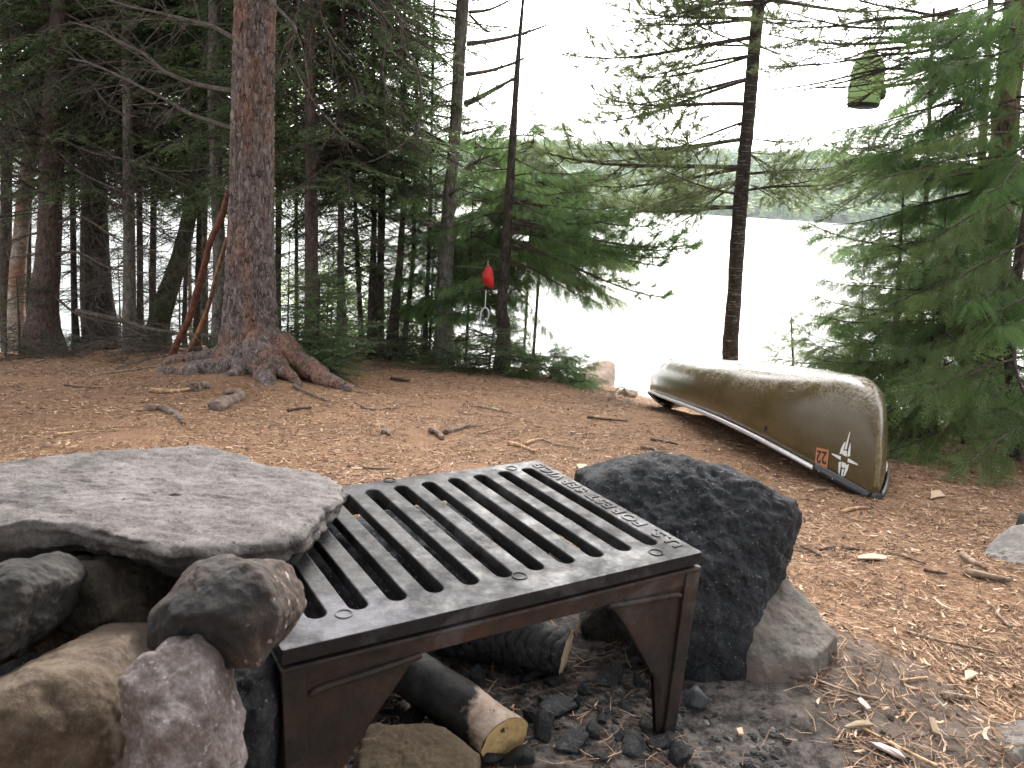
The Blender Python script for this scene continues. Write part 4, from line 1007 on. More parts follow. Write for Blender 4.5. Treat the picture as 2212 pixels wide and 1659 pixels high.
    stk = decal('number_sticker', grid, OR, ho, .0066)
    cu = bpy.data.curves.new('t', 'FONT'); cu.body = '22'; cu.size = 1; cu.align_x = 'CENTER'; cu.offset = .012; to = bpy.data.objects.new('t', cu); COL.objects.link(to); bpy.context.view_layer.update()
    me = to.to_mesh(); co = np.array([v_.co[:] for v_ in me.vertices]); fs = [list(p.vertices) for p in me.polygons]; to.to_mesh_clear(); bpy.data.objects.remove(to)
    co[:, 0] -= (co[:, 0].max()+co[:, 0].min())/2; co[:, 1] -= (co[:, 1].max()+co[:, 1].min())/2; w_ = co[:, 0].max(); h_ = co[:, 1].max()
    # turned half round because the canoe lies upside down
    V = [on(*S_(-x/w_*.029, -y/h_*.030+.008), .0088) for x, y, _ in co]
    b = MB(); tr = []
    for f_ in fs:
        for i_ in range(1, len(f_)-1): tr.append([f_[0], f_[i_], f_[i_+1]])
    b.add(V, tr); obj('number', b, BK, stk)
    lines = [[S_(x, y) for x, y in ((-.028, -.036-k*.006), (.028, -.036-k*.006), (.028, -.0385-k*.006), (-.028, -.0385-k*.006))] for k in range(2)]
    decal('small_print', lines, mat_simple('faded_ink', (.25, .09, .05), .6), stk, .0086)
CAN_E = (.128, .158); CAN_SK = (.85, 0, 0, .84); CAN_S = (.245, .136); CAN_S2 = (1, 0, 0, 1)
canoe()

# ------------------------------------------------------------------ trees
def trunk_mesh(line, rad, sides, rough, seed, freq=8, flare=0.0, fl_h=.35):
    mb = MB(); r = rad.copy()
    if flare:
        h = line[:, 2]-line[0, 2]; r = r*(1+flare*np.exp(-(h/fl_h)**1.3))
    add_tube(mb, line, r, sides, 0, 0, rough, seed, freq); return mb
def tree(name, label, pts, Y, height, bark, crown=None, dead=None, seed=0, group=None, cat='tree', sides=12, rough=.06, step=None, dense=True, flare=.35, extra_crown=None):
    line, rad = trunk_line(pts, Y, extra=height)
    if sides > 16:
        m = int((line[-1, 2]-line[0, 2])/.03); k = np.linspace(0, len(line)-1, m); i0 = np.arange(len(line)); line = np.stack([np.interp(k, i0, line[:, c]) for c in range(3)], -1); rad = np.interp(k, i0, rad)
    root = empty(name, line[0], label, cat, group)
    obj('trunk', trunk_mesh(line, rad, sides, rough, seed, flare=flare), bark, root, True)
    rng = np.random.default_rng(seed+100)
    if crown:
        kind, zr, n, lf, mat = crown[:5]; kw = crown[5] if len(crown) > 5 else {}
        mb = MB(); boughs(mb, kind, line, zr, n, lf, rng, **kw)
        if extra_crown: extra_crown(mb, line, rng)
        obj('crown', mb, [B_BRANCH, mat], root)
    if dead:
        zr, n, lf = dead[:3]; kw = dead[3] if len(dead) > 3 else dict(pitch=(-.25, .1))
        mb = MB(); boughs(mb, 'dead', line, zr, n, lf, rng, **kw); obj('dead_branches', mb, [B_TWIG, B_TWIG], root)
    return root, line, rad
def traced_branch(mb, pts, Y0, Y1, r0, r1, rng, subs=8, start=None, sl=.25, curl=-.3, sides=5):
    n = len(pts); P = [at(a, b, Y0+(Y1-Y0)*i/(n-1)) for i, (a, b) in enumerate(pts)]
    if start is not None: P = [np.array(start)]+P
    P = smooth_path(np.array(P), 5); R_ = np.linspace(r0, r1, len(P)); add_tube(mb, P, R_, sides, 0, 0, .08, 3, 20)
    for i in range(subs):
        k = rng.integers(len(P)//5, len(P)-1); T = unit(P[min(k+1, len(P)-1)]-P[k-1]); d = unit(T+rng.normal(0, .55, 3)+np.array([0, 0, curl])); l = sl*rng.uniform(.5, 1.4)
        q = np.array([P[k], P[k]+d*l*.5+rng.normal(0, .02, 3), P[k]+d*l+np.array([0, 0, curl*l*.3])]); add_tube(mb, smooth_path(q, 3), np.linspace(R_[k]*.45, R_[k]*.12+.0006, 7), 3, 0, cap=False)
        for _ in range(2):
            pp = q[0]+(q[2]-q[0])*rng.uniform(.3, .9); dd = unit(d+rng.normal(0, .6, 3)); add_tube(mb, np.array([pp, pp+dd*l*.35]), [.0016, .0008], 3, 0, cap=False)
    return P

# --- the big spruce in the left foreground
rng = np.random.default_rng(77)
YB = 6.45
BIG = [(541, 790, 124), (541, 700, 112), (540, 600, 103), (543, 400, 94), (547, 200, 86), (550, 0, 80)]
bl, br = trunk_line(BIG, YB, extra=8.0)
m = int((bl[-1, 2]-bl[0, 2])/.016); k_ = np.linspace(0, len(bl)-1, m); i0 = np.arange(len(bl)); bl = np.stack([np.interp(k_, i0, bl[:, c]) for c in range(3)], -1); br = np.interp(k_, i0, br)
big = empty('spruce_tree', bl[0], 'thick flaky barked spruce with exposed roots, two poles leaning on it', 'tree')
br = br*.87
V, Q, C = tube(bl, br, 150, 0, 0, True)
ctr = np.repeat(bl, 150, 0); rel = V[:-2]-ctr; dr = unit(rel); ang = np.arctan2(rel[:, 1], rel[:, 0]); zz = V[:-2, 2]
hh = zz-bl[0, 2]
lobes = sum(np.exp(-((np.angle(np.exp(1j*(ang-a)))/w_)**2))*s_ for a, w_, s_ in ((-.35, .42, .16), (-1.45, .40, .12), (-2.6, .45, .10), (2.2, .5, .10), (.9, .5, .08)))
disp = lobes*np.exp(-(hh/.28)**1.2)+.012*fbm(ang*2.5, zz*1.2, 0, 3, 4)
c1 = noise3(ang*6.5*1.0, zz*7+2.0*noise3(ang*5, zz*6, 0, 2), 0, 11); c2 = noise3(ang*13, zz*13, 3, 12)
plates = np.maximum(np.abs(c1), np.abs(c2)*.8); disp += .016*np.clip(plates*2.2, 0, 1)+.004*noise3(ang*40, zz*30, 0, 14)
V[:-2] += dr*disp[:, None]
mb = MB(); mb.add(V, Q); mb.f.append((C, 0)); obj('trunk', mb, B_BIG, big, True)
def root_(pts, w0, w1, seed):
    P = np.array([at(*p) for p in pts]); P = smooth_path(P, 9); t = np.linspace(0, 1, len(P)); R_ = w1+(w0-w1)*(1-t)**1.4
    g_ = terrain(P[:, 0], P[:, 1]); P[:, 2] = np.clip(P[:, 2], g_+R_*.05, g_+.30*(1-t)**2+R_*.45); P[-6:, 2] = np.minimum(P[-6:, 2], g_[-6:]-R_[-6:]*np.linspace(.2, 1.0, 6))
    P[1:] += (.018*fbm(P[:, :1]*7, P[:, 1:2]*7, np.array([[0, 5, 9]]), 2, seed)*np.array([1, 1, .3]))[1:]; b = MB(); add_tube(b, P, R_, 26, 0, 0, .22, seed, 12); return b
for pts, w0, w1, sd in (([(565, 735, 6.45), (600, 748, 6.4), (640, 778, 6.3), (700, 815, 6.15), (750, 838, 6.05), (805, 864, 5.9)], .17, .035, 1), ([(548, 735, 6.4), (562, 775, 6.2), (572, 805, 6.1), (577, 835, 5.95), (568, 866, 5.8)], .17, .05, 2),
                        ([(530, 735, 6.4), (510, 775, 6.3), (480, 800, 6.2), (430, 818, 6.1), (380, 828, 6.1), (330, 838, 6.1)], .17, .042, 3), ([(530, 730, 6.5), (500, 762, 6.6), (450, 776, 6.7), (390, 778, 6.8), (320, 780, 6.9)], .15, .034, 4), ([(560, 730, 6.55), (610, 752, 6.7), (650, 762, 6.8), (690, 766, 6.9)], .14, .02, 5), ([(535, 735, 6.4), (525, 780, 6.2), (505, 815, 6.05), (480, 835, 5.95)], .13, .02, 6), ([(560, 735, 6.4), (590, 780, 6.2), (625, 815, 6.05), (650, 850, 5.9)], .13, .02, 7)):
    obj('root', root_(pts, w0, w1, sd), B_BIG, big, True)
db = MB()
c248 = lambda L_: [(a*.248, b*.248) for a, b in L_]
for pts, r0 in ((c248([(2060, 795), (1820, 760), (1600, 700), (1400, 600), (1260, 470), (1050, 370), (850, 260), (600, 190)]), .022), (c248([(2060, 1128), (1850, 1060), (1650, 990), (1450, 870), (1150, 720), (950, 620), (750, 540), (600, 510)]), .018),
                (c248([(2070, 355), (1850, 230), (1700, 190), (1330, 100), (1100, 50), (900, -20)]), .02)):
    traced_branch(db, pts, YB, YB+1.0, r0, .007, rng, 26, sl=.5, curl=-.25)
for pts in ([(640, -60), (644, 0), (638, 48), (617, 95), (601, 137)], [(638, 60), (622, 106), (665, 201), (702, 249), (760, 310)], [(770, -60), (797, 0), (834, 42), (850, 74), (834, 106), (826, 159), (837, 206), (842, 240)], [(830, -30), (840, 0), (866, 48), (871, 100), (898, 143), (908, 196), (906, 249), (895, 291), (845, 328), (800, 350)], [(700, -50), (690, 20), (720, 90), (760, 130)]):
    st = np.array([bl[-1][0], YB, at(pts[0][0], pts[0][1], YB-.5)[2]+.35])
    st[0] = np.interp(st[2], bl[:, 2], bl[:, 0])
    traced_branch(db, pts, YB-.6, YB-.3, .012, .004, rng, 14, start=st, sl=.35, curl=-.35)
boughs(db, 'dead', bl, (2.7, 6.0), 30, lambda u: 1.8, rng, pitch=(-.3, .1))
obj('dead_branches', db, [B_TWIG, B_TWIG], big)
cb = MB(); boughs(cb, 'spruce', bl, (4.2, 8.0), 40, lambda u: 2.0-1.1*u, rng, pitch=(-.15, .1)); obj('crown', cb, [B_BRANCH, L_SPRUCE], big)

# --- left reddish spruce
t2, l2, r2 = tree('spruce_tree', 'reddish brown straight trunk near the left edge with long drooping dead limbs', [(92, 705, 62), (100, 600, 52), (108, 480, 47), (115, 250, 41), (132, 0, 34)], 9.2, 9.0, B_RED,
                  crown=('spruce', (2.4, 5.5), 44, lambda u: 2.3-1.3*u, L_SPRUCE, dict(pitch=(-.2, .05), azr=(-.1, 3.2))), dead=((-.2, 3.2), 40, lambda u: 1.3), seed=21, sides=30, rough=.05, flare=.5)
db = MB(); rr = np.random.default_rng(8)
for pts in (c248([(560, 1150), (800, 1250), (1050, 1380), (1200, 1440), (1500, 1490), (1700, 1480), (1990, 1430)]), c248([(590, 570), (700, 640), (810, 740), (900, 870), (1050, 980), (1200, 1015)]), c248([(440, 370), (180, 240), (-60, 190)]), c248([(400, 1060), (200, 890), (-40, 750)]), c248([(400, 1140), (200, 1020), (-40, 880)]), c248([(390, 1190), (150, 1120), (-40, 1075)]), c248([(390, 1270), (180, 1240), (-40, 1170)]), c248([(370, 1510), (150, 1400), (-40, 1290)]),
            [(130, 330), (170, 370), (230, 400), (300, 430), (380, 470)], [(130, 390), (190, 400), (250, 440), (330, 490), (420, 500)], [(126, 480), (180, 470), (260, 520), (350, 545)], [(120, 550), (170, 545), (240, 580), (330, 590)], [(130, 300), (200, 330), (290, 350), (400, 400)], [(118, 430), (60, 400), (0, 370)], [(118, 640), (170, 680), (250, 700), (330, 735)]):
    traced_branch(db, pts, 9.15, 8.2, .017, .005, rr, 22, sl=.45, curl=-.2)
obj('drooping_limbs', db, [B_TWIG, B_TWIG], t2)

# --- background trunks on the left and middle
G_BG = 'slender conifer trunks between the camp and the lake'
specs = [
 ('birch_tree', 'pale peeling leaning trunk left of the reddish spruce', [(35, 660, 34), (48, 480, 30), (66, 300, 28), (84, 120, 26), (98, 0, 24)], 10.0, B_BIRCH, 0, 0, 51),
 ('spruce_tree', 'dark trunk at the far left photo edge', [(12, 660, 26), (14, 400, 22), (18, 0, 20)], 10.6, B_DARK, 1, 1, 52),
 ('spruce_tree', 'thickest black trunk in the left background just right of the reddish spruce', [(216, 690, 62), (210, 560, 52), (203, 400, 46), (200, 200, 40), (205, 0, 36)], 9.8, B_DARK, 1, 1, 53),
 ('spruce_tree', 'grey lichened straight trunk between thick black trunk and leaning mossy trunk', [(280, 685, 27), (279, 500, 24), (276, 250, 21), (272, 0, 19)], 9.0, B_GREY, 1, 1, 54),
 ('spruce_tree', 'thin dark trunk touching the grey lichened trunk on its right', [(303, 680, 14), (302, 480, 12), (296, 200, 10), (290, 0, 9)], 9.8, B_DARK, 0, 1, 55),
 ('spruce_tree', 'dark mossy trunk leaning strongly to the right', [(342, 705, 44), (360, 640, 42), (388, 555, 36), (415, 440, 28), (452, 250, 22), (490, 60, 18)], 9.4, B_MOSS, 0, 1, 56),
 ('spruce_tree', 'thin black trunk directly right of the leaning mossy trunk', [(398, 700, 10), (402, 560, 9), (402, 350, 8), (405, 100, 7)], 10.2, B_DARK, 0, 1, 57),
 ('spruce_tree', 'slim dark trunk seen behind the two leaning poles', [(426, 700, 15), (430, 560, 14), (434, 380, 12), (438, 100, 10)], 9.6, B_DARK, 1, 1, 58),
 ('birch_tree', 'grey white mottled trunk just left of the big flaky spruce', [(472, 695, 28), (474, 560, 26), (468, 400, 26), (463, 200, 27), (465, 0, 25)], 8.6, B_GREY, 0, 1, 59),
 ('spruce_tree', 'thin dark trunk left of the thick black trunk', [(161, 670, 13), (158, 500, 12), (156, 300, 10), (158, 0, 9)], 9.6, B_DARK, 1, 1, 60),
 ('spruce_tree', 'medium brown trunk rising behind the young fir right of the big spruce', [(674, 700, 31), (673, 560, 29), (672, 400, 26), (670, 200, 23), (669, 0, 21)], 8.0, B_RED, 2, 1, 61),
 ('spruce_tree', 'dark slender trunk first to the right of the medium brown trunk', [(742, 725, 18), (737, 600, 14), (735, 450, 11), (732, 250, 9), (730, 50, 7)], 9.0, B_DARK, 2, 1, 62),
 ('spruce_tree', 'very thin paired stem leaning beside the dark slender trunk', [(781, 735, 11), (774, 600, 10), (768, 450, 8), (764, 250, 6)], 9.2, B_DARK, 2, 1, 63),
 ('spruce_tree', 'stoutest of the slim dark stems in the middle thicket', [(803, 742, 22), (805, 620, 18), (808, 480, 12), (808, 300, 10), (806, 100, 8)], 9.0, B_DARK, 2, 1, 64),
 ('spruce_tree', 'slim stem close right of the stoutest thicket stem', [(822, 742, 15), (824, 600, 12), (828, 450, 9), (830, 250, 7)], 9.3, B_DARK, 0, 1, 65),
 ('spruce_tree', 'stem curving right in the thicket with dense twigs', [(848, 745, 24), (854, 660, 20), (864, 560, 16), (870, 450, 11), (872, 250, 8)], 9.0, B_DARK, 2, 1, 66),
 ('spruce_tree', 'thin crooked stem next to the mid grey trunk thicket side', [(872, 748, 14), (884, 650, 11), (893, 540, 9), (897, 350, 7)], 9.4, B_DARK, 0, 1, 67),
 ('spruce_tree', 'thin stem standing halfway between the young fir and thicket', [(641, 700, 8), (641, 560, 7), (640, 400, 6), (640, 200, 5)], 9.5, B_DARK, 0, 1, 68),
 ('spruce_tree', 'short dark stem immediately left of the mid grey trunk', [(918, 748, 12), (922, 640, 10), (928, 500, 8), (932, 300, 6)], 9.2, B_DARK, 0, 1, 69)]
for nm, lb, pts, Y, bk, cr, dd, sd in specs:
    r3 = random.Random(sd); left = pts[0][0] < 520
    ncr = {0: 0, 1: 74, 2: 74}[cr]
    z0 = .75 if left else .0
    tree(nm, lb, pts, Y, 8.0, bk, crown=('spruce', (z0, 4.6), ncr, (lambda u: 1.1+1.0*u) if left else (lambda u: .65+.8*u), L_SPRUCE, dict(pitch=(-.25, .05), azr=(-.3, 3.4) if pts[0][2] > 24 else (0, 6.28))) if ncr else None,
         dead=((-.6, 2.2), 34 if left else 26, (lambda u: .9) if left else (lambda u: .55)) if dd else None, seed=sd, group=None, sides=12)
# --- dark dense spruces whose crowns fill the upper middle
for i, (px, Y, z0, z1, n_, l_, lb) in enumerate(((600, 9.0, 1.15, 8, 90, 1.5, 'dense dark spruce crown just right of the big flaky trunk'), (735, 8.2, 1.2, 8, 110, 1.45, 'dense dark spruce whose crown fills the upper middle of the view'), (820, 9.4, 1.0, 7, 110, 1.35, 'dark spruce at right end of the dense wood against the sky'), (330, 10.2, 1.5, 8, 84, 2.1, 'dense spruce crown between reddish spruce and big flaky trunk'), (60, 10.6, 1.6, 8, 76, 2.1, 'dense spruce crown in the top left corner'), (440, 11.2, 1.3, 8, 70, 1.8, 'farther dense spruce crown behind the leaning poles'), (180, 11.4, 1.2, 8, 76, 2.0, 'farther dense spruce crown behind the reddish trunk'))):
    b_ = at(px, 600, Y); g0 = tz(b_[0], b_[1])
    tree('spruce_tree', lb, [(px, 640, 14), (px+4, 300, 12), (px+8, 0, 10)], Y, z1, B_DARK, crown=('spruce', (z0, 4.6), n_, (lambda u, l_=l_: l_*(1-.3*u)), L_SPRUCE, dict(pitch=(-.32, .02))), dead=((-.2, z0+.5), 22, lambda u: .9), seed=90+i)

root_s = [o for o in COL.objects if o.get('label', '').startswith('dense dark spruce whose crown')][0]
for i, (x, y, sc_) in enumerate(((-4.5, -3.2, 1.5), (-1.8, -4.2, 1.7), (1.2, -4.0, 1.6), (4.2, -3.4, 1.5), (-6.5, .5, 1.5), (6.5, .0, 1.4), (-3.2, -6.5, 1.9), (3.0, -6.5, 1.9), (0, -7.5, 2.0))):  # unseen spruces added behind the camera to hold back frontal sky light
    copy_thing(root_s, (x, y, tz(x, y)-.1), i*1.3, sc_, 'unseen dense spruce added behind the camera to shade the fire place', 'unseen spruces added behind the camera for shade')
# --- mid grey trunk with sparse limbs
mid, lm, rm_ = tree('grey_tree', 'rough grey trunk with short broken limbs at the forest edge', [(958, 775, 42), (960, 680, 37), (963, 560, 33), (970, 440, 28), (980, 320, 25), (988, 200, 24), (993, 100, 26), (1000, 0, 25)], 8.9, 7.0, B_GREY, seed=31, sides=26, rough=.08, flare=.3)
db = MB(); rr = np.random.default_rng(9)
Pq = lambda L_: [(548.6+a*.529, b*.529) for a, b in L_]
for pts, r0 in ((Pq([(870, 180), (980, 165), (1090, 140), (1195, 103)]), .03), (Pq([(865, 305), (960, 290), (1040, 265), (1110, 235)]), .026), (Pq([(862, 425), (920, 400), (1000, 355), (1075, 315)]), .04), (Pq([(865, 690), (930, 650), (1005, 625)]), .022), (Pq([(850, 550), (920, 530), (995, 512)]), .016), (Pq([(830, 45), (760, 40), (690, 32)]), .016), (Pq([(830, 185), (760, 172), (705, 160)]), .014), (Pq([(880, 50), (960, 40), (1050, 0)]), .022), (Pq([(790, 800), (720, 795), (640, 800), (540, 795)]), .02), (Pq([(770, 920), (720, 912), (680, 915)]), .026), (Pq([(785, 800), (805, 790), (840, 770)]), .026), (Pq([(880, 60), (930, 110), (960, 130), (1010, 125)]), .016), (Pq([(840, 30), (800, 10), (740, 0)]), .014), (Pq([(870, 170), (910, 200), (960, 260)]), .010)):
    traced_branch(db, pts, 8.9, 8.7, r0, r0*.3, rr, 7, sl=.28, curl=-.05)
boughs(db, 'dead', lm, (1.6, 4), 14, lambda u: .7, rr)
obj('dead_branches', db, [B_GREY, B_GREY], mid)
cb = MB(); boughs(cb, 'cedar', lm, (-.2, 2.6), 22, lambda u: .75, rr, pitch=(-.3, .1), azr=(-3.8, -2.0)); boughs(cb, 'cedar', lm, (3.6, 7), 26, lambda u: 1.0, rr); obj('crown', cb, [B_BRANCH, L_CEDAR], mid)

# --- slim cedar with the red bag
def ced_extra(mb, line, rng):
    for (px, py), (qx, qy), s_, k_ in (((1110, 470), (1430, 560), 1.7, 'pine'), ((1110, 480), (1480, 545), 1.7, 'pine'), ((1108, 490), (1490, 575), 1.7, 'pine'), ((1105, 520), (1440, 625), 1.5, 'pine'), ((1105, 430), (1400, 480), 1.5, 'pine'), ((1106, 440), (1330, 420), 1.3, 'cedar'), ((1110, 380), (1260, 330), 1.1, 'cedar'), ((1105, 500), (1440, 540), 1.6, 'pine'), ((1098, 560), (1300, 600), 1.2, 'cedar'), ((1100, 470), (1350, 500), 1.5, 'pine'), ((1095, 600), (1210, 690), .7, 'cedar'), ((1092, 640), (1180, 640), .6, 'cedars')):
        a = at(px, py, 8.6); b = at(qx, qy, 8.4); d = b-a; l = np.linalg.norm(d); place(mb, LIB[k_][rng.integers(3)], a, math.atan2(d[1], d[0])+rng.normal(0, .1), math.asin(d[2]/l), l/(1.2 if k_ == 'pine' else 1.1), rng.uniform(-.3, .3), .1)
ced, lc, rc = tree('cedar_tree', 'slim dark cedar with green side boughs, a red bag hanging from its limb', [(1086, 765, 30), (1088, 700, 27), (1083, 660, 23), (1092, 560, 22), (1098, 460, 20), (1106, 330, 16), (1114, 200, 12), (1122, 90, 9), (1130, 0, 6)], 8.6, 3.6, B_DARK,
     crown=('cedar', (-.15, 2.2), 36, lambda u: 1.05-.65*u, L_CEDAR, dict(pitch=(-.25, .1), azr=(-.9, 3.5))), seed=41, sides=20, rough=.08, extra_crown=ced_extra)
db = MB()
for pts, r0 in (([(1088, 583), (1050, 580), (1010, 577), (985, 575)], .012), ([(1090, 560), (1060, 550), (1035, 552)], .010), ([(1083, 655), (1045, 630), (1010, 615)], .009), ([(1080, 672), (1075, 690), (1072, 712)], .01), ([(1097, 640), (1110, 625), (1130, 628), (1150, 645)], .007), ([(1103, 440), (1150, 430), (1230, 415), (1300, 418)], .009), ([(1104, 300), (1150, 285), (1190, 290)], .006), ([(1110, 270), (1075, 262), (1050, 266)], .006)):
    db = MB(); traced_branch(db, pts, 8.6, 8.5 if pts[-1][1] != 575 else 7.8, r0, .003, rr, 6, sl=.16, curl=-.05); obj('bare_limb', db, [B_DARK, B_DARK], ced)
# lighter green cedars beyond, behind the slim cedar
for i, (px, py, Y, top, n_, l_, mt, lb) in enumerate(((1010, 760, 9.6, 2.0, 70, .8, L_CEDAR, 'green cedar filling the gap between grey trunk and slim cedar'), (1135, 770, 10.2, 1.9, 76, 1.2, L_CEDARY, 'light green cedar standing at the shore behind the slim cedar'), (1165, 640, 10.4, 1.45, 54, 1.35, L_CEDAR, 'wide leafy cedar overlapping the far shoreline'), (930, 760, 9.7, 1.5, 44, .8, L_CEDAR, 'bluish green cedar low behind the thicket stems'))):
    z0_ = -.7 if i in (0, 3) else .25
    tree('cedar_tree', lb, [(px, py-60, 6), (px+6, py-200, 4), (px+12, py-340, 2)], Y, top, B_DARK, crown=('cedar', (z0_, top), n_, (lambda u, l_=l_: l_*(1.1-.5*u)), mt, dict(pitch=(-.3, .15))), seed=130+i)

# --- right pine behind the canoe
def pine_extra(mb, line, rng):
    for (px, py), (qx, qy), l_ in 2*(((1600, 448), (1330, 430), 1), ((1605, 390), (1300, 470), 1), ((1605, 385), (1380, 480), 1), ((1606, 362), (1220, 400), 1), ((1610, 300), (1280, 350), 1), ((1612, 262), (1400, 330), .9), ((1615, 225), (1250, 240), 1), ((1620, 170), (1240, 255), 1), ((1625, 120), (1380, 180), 1), ((1627, 80), (1290, 135), 1), ((1630, 40), (1330, 60), 1), ((1636, 10), (1420, 20), 1), ((1640, -20), (1350, 10), 1), ((1625, 100), (1450, 50), .9), ((1618, 410), (1780, 395), 1), ((1618, 375), (1800, 360), 1), ((1622, 335), (1745, 420), .9), ((1620, 330), (1740, 330), .8), ((1622, 400), (1720, 440), .8), ((1625, 300), (1790, 300), .8), ((1640, 100), (1760, 160), .8), ((1645, 40), (1740, 70), .8), ((1640, 150), (1700, 200), .5), ((1632, 230), (1680, 260), .4), ((1600, 420), (1430, 380), .9)):
        a = at(px, py, 9.7); b = at(qx+rng.uniform(-60, 60), qy+rng.uniform(-30, 30), 9.7+rng.uniform(-1.0, .8)); d = b-a; l = np.linalg.norm(d)
        place(mb, LIB['pine'][rng.integers(3)], a, math.atan2(d[1], d[0]), math.asin(d[2]/l)+.02, l/1.2*l_, rng.uniform(-1.2, 1.2), rng.normal(0, .1))
tree('pine_tree', 'dark straight pine behind the canoe with sparse long needled limbs against the lake', [(1576, 800, 36), (1578, 740, 34), (1586, 640, 31), (1592, 540, 31), (1600, 430, 30), (1609, 330, 27), (1617, 250, 27), (1626, 140, 26), (1636, 40, 24), (1641, 0, 24)], 9.7, 7.5, B_PINE,
     crown=('pine', (3.2, 7.5), 60, lambda u: 1.9-.9*u, L_PINE, {}), seed=47, sides=28, rough=.05, flare=.15, extra_crown=pine_extra)

# --- right side cedars
def right_extra(mb, line, rng):
    pass
LIB['cedarn'] = [cedar_bough(80+i, .8, d, .10, nfr=13, fl=.18, big=1.15, hang=.9) for i, d in enumerate((.15, .3, .4))]
rc1, lr1, _ = tree('cedar_tree', 'large cedar with stringy brown bark near the right edge', [(2128, 860, 84), (2135, 760, 74), (2145, 600, 66), (2158, 420, 58), (2172, 250, 50), (2190, 60, 44)], 6.6, 7.5, B_CEDAR,
     crown=('cedar', (.7, 4.0), 38, lambda u: 1.5-.8*u, L_CEDAR, dict(pitch=(-.35, .1))), seed=61, sides=36, rough=.10)
bm_ = MB(); rr = np.random.default_rng(15)
for pts, Ys, r0 in (([(2180, 60), (2120, 90), (2060, 130), (2010, 150)], (6.5, 6.3), .05), ([(2170, 230), (2110, 225), (2050, 215)], (6.5, 6.2), .03), ([(2150, 640), (2060, 610), (1990, 560), (1930, 530)], (6.4, 5.9), .018), ([(2150, 520), (2060, 500), (1980, 470)], (6.4, 6.0), .016), ([(2140, 700), (2050, 690), (1960, 640)], (6.5, 6.0), .014), ([(2160, 380), (2080, 350), (2000, 330)], (6.5, 6.1), .014), ([(2190, 880), (2120, 900), (2040, 905), (1990, 880)], (6.0, 5.4), .02)):
    bm_ = MB(); traced_branch(bm_, pts, Ys[0], Ys[1], r0, r0*.25, rr, 12, sl=.4, curl=-.1); obj('limb', bm_, [B_BRANCH, B_BRANCH], rc1)
# long bare limbs sweeping left across the top right
for (a, b, c_) in (((2100, 60), (1850, 95), (1640, 70)), ((2090, 85), (1900, 120), (1650, 145)), ((2080, 40), (1860, 60), (1690, 20)), ((2100, 100), (1930, 170), (1760, 190)), ((2080, 120), (1950, 140), (1700, 200)), ((2070, 20), (1900, 40), (1700, 60)), ((2050, 150), (1900, 190), (1810, 240)), ((2090, 70), (1880, 110), (1780, 130)), ((2060, 100), (1900, 80), (1740, 110)), ((2080, 130), (1900, 150), (1620, 200)), ((2100, 30), (1950, 20), (1800, -20)), ((2060, 330), (1990, 280), (1930, 330)), ((2080, 300), (1980, 330), (1880, 380)), ((2090, 260), (2000, 280), (1920, 300)), ((2060, 360), (1960, 370), (1870, 350))):
    bm_ = MB(); traced_branch(bm_, [a, ((a[0]+b[0])/2, (a[1]+b[1])/2+8), b, ((b[0]+c_[0])/2, (b[1]+c_[1])/2+6), c_], 6.3, 6.9, .017, .004, rr, 16, sl=.4, curl=-.08); obj('limb', bm_, [B_BRANCH, B_BRANCH], rc1)
ex = MB()
for i in range(24):
    px = rr.uniform(2060, 2290); py = rr.uniform(-20, 420); a = at(px, py, 6.0+rr.uniform(-.5, .6)); place(ex, LIB['cedar'][rr.integers(3)], a, math.pi+rr.normal(0, .7), rr.uniform(-.35, .1), rr.uniform(.55, .95), rr.uniform(-.4, .4), rr.normal(0, .1))
obj('near_boughs', ex, [B_BRANCH, L_CEDAR], rc1)
ex = MB()
for i in range(26):
    px = rr.uniform(1780, 1960); py = rr.uniform(290, 420)+(1960-px)*.15; a = at(px+60, py-20, 6.6+rr.uniform(-.3, .3)); place(ex, LIB['pine'][rr.integers(3)], a, math.pi+rr.normal(0, .5), rr.uniform(-.75, -.1), rr.uniform(.22, .42), rr.uniform(-.4, .4), .35)
for i in range(12):
    px = rr.uniform(1640, 1900); py = rr.uniform(20, 150); a = at(px+60, py-10, 6.6); place(ex, LIB['pine'][rr.integers(3)], a, math.pi+rr.normal(0, .5), rr.uniform(-.4, .1), rr.uniform(.3, .5), rr.uniform(-.4, .4), .2)
obj('needle_tufts', ex, [B_BRANCH, L_PINE], rc1)
ex = MB()
for px, py, Y_, a_, p_ in ((2230, 640, 4.6, 3.3, -.35), (2250, 760, 4.4, 3.0, -.3), (2210, 820, 4.7, 3.5, -.3), (2120, 800, 5.0, 3.1, -.35), (2090, 700, 5.2, 3.4, -.3), (2240, 520, 4.8, 3.2, -.2), (2140, 560, 5.2, 2.9, -.3), (2060, 780, 5.2, 3.3, -.4), (2180, 880, 4.6, 3.2, -.25), (2250, 900, 4.4, 3.4, -.2), (2080, 620, 5.4, 3.2, -.3), (2200, 420, 5.2, 3.0, -.2), (2130, 330, 5.4, 3.3, -.1), (2230, 240, 5.0, 3.1, -.1), (2150, 120, 5.4, 3.2, 0)):
    place(ex, LIB['cedarn'][rr.integers(3)], at(px, py, Y_), a_+rr.normal(0, .2), p_, rr.uniform(.7, 1.0), rr.uniform(-.5, .5), rr.normal(0.1, .12))
obj('front_boughs', ex, [B_BRANCH, L_CEDARY], rc1)
tree('cedar_tree', 'thinner brown cedar stem just left of the large stringy cedar', [(2088, 870, 26), (2098, 740, 24), (2106, 620, 22), (2116, 430, 19), (2126, 250, 15)], 7.2, 5.0, B_CEDAR, crown=('cedar', (.4, 3.8), 34, lambda u: 1.3-.6*u, L_CEDAR, dict(pitch=(-.35, .1))), seed=62, sides=16)
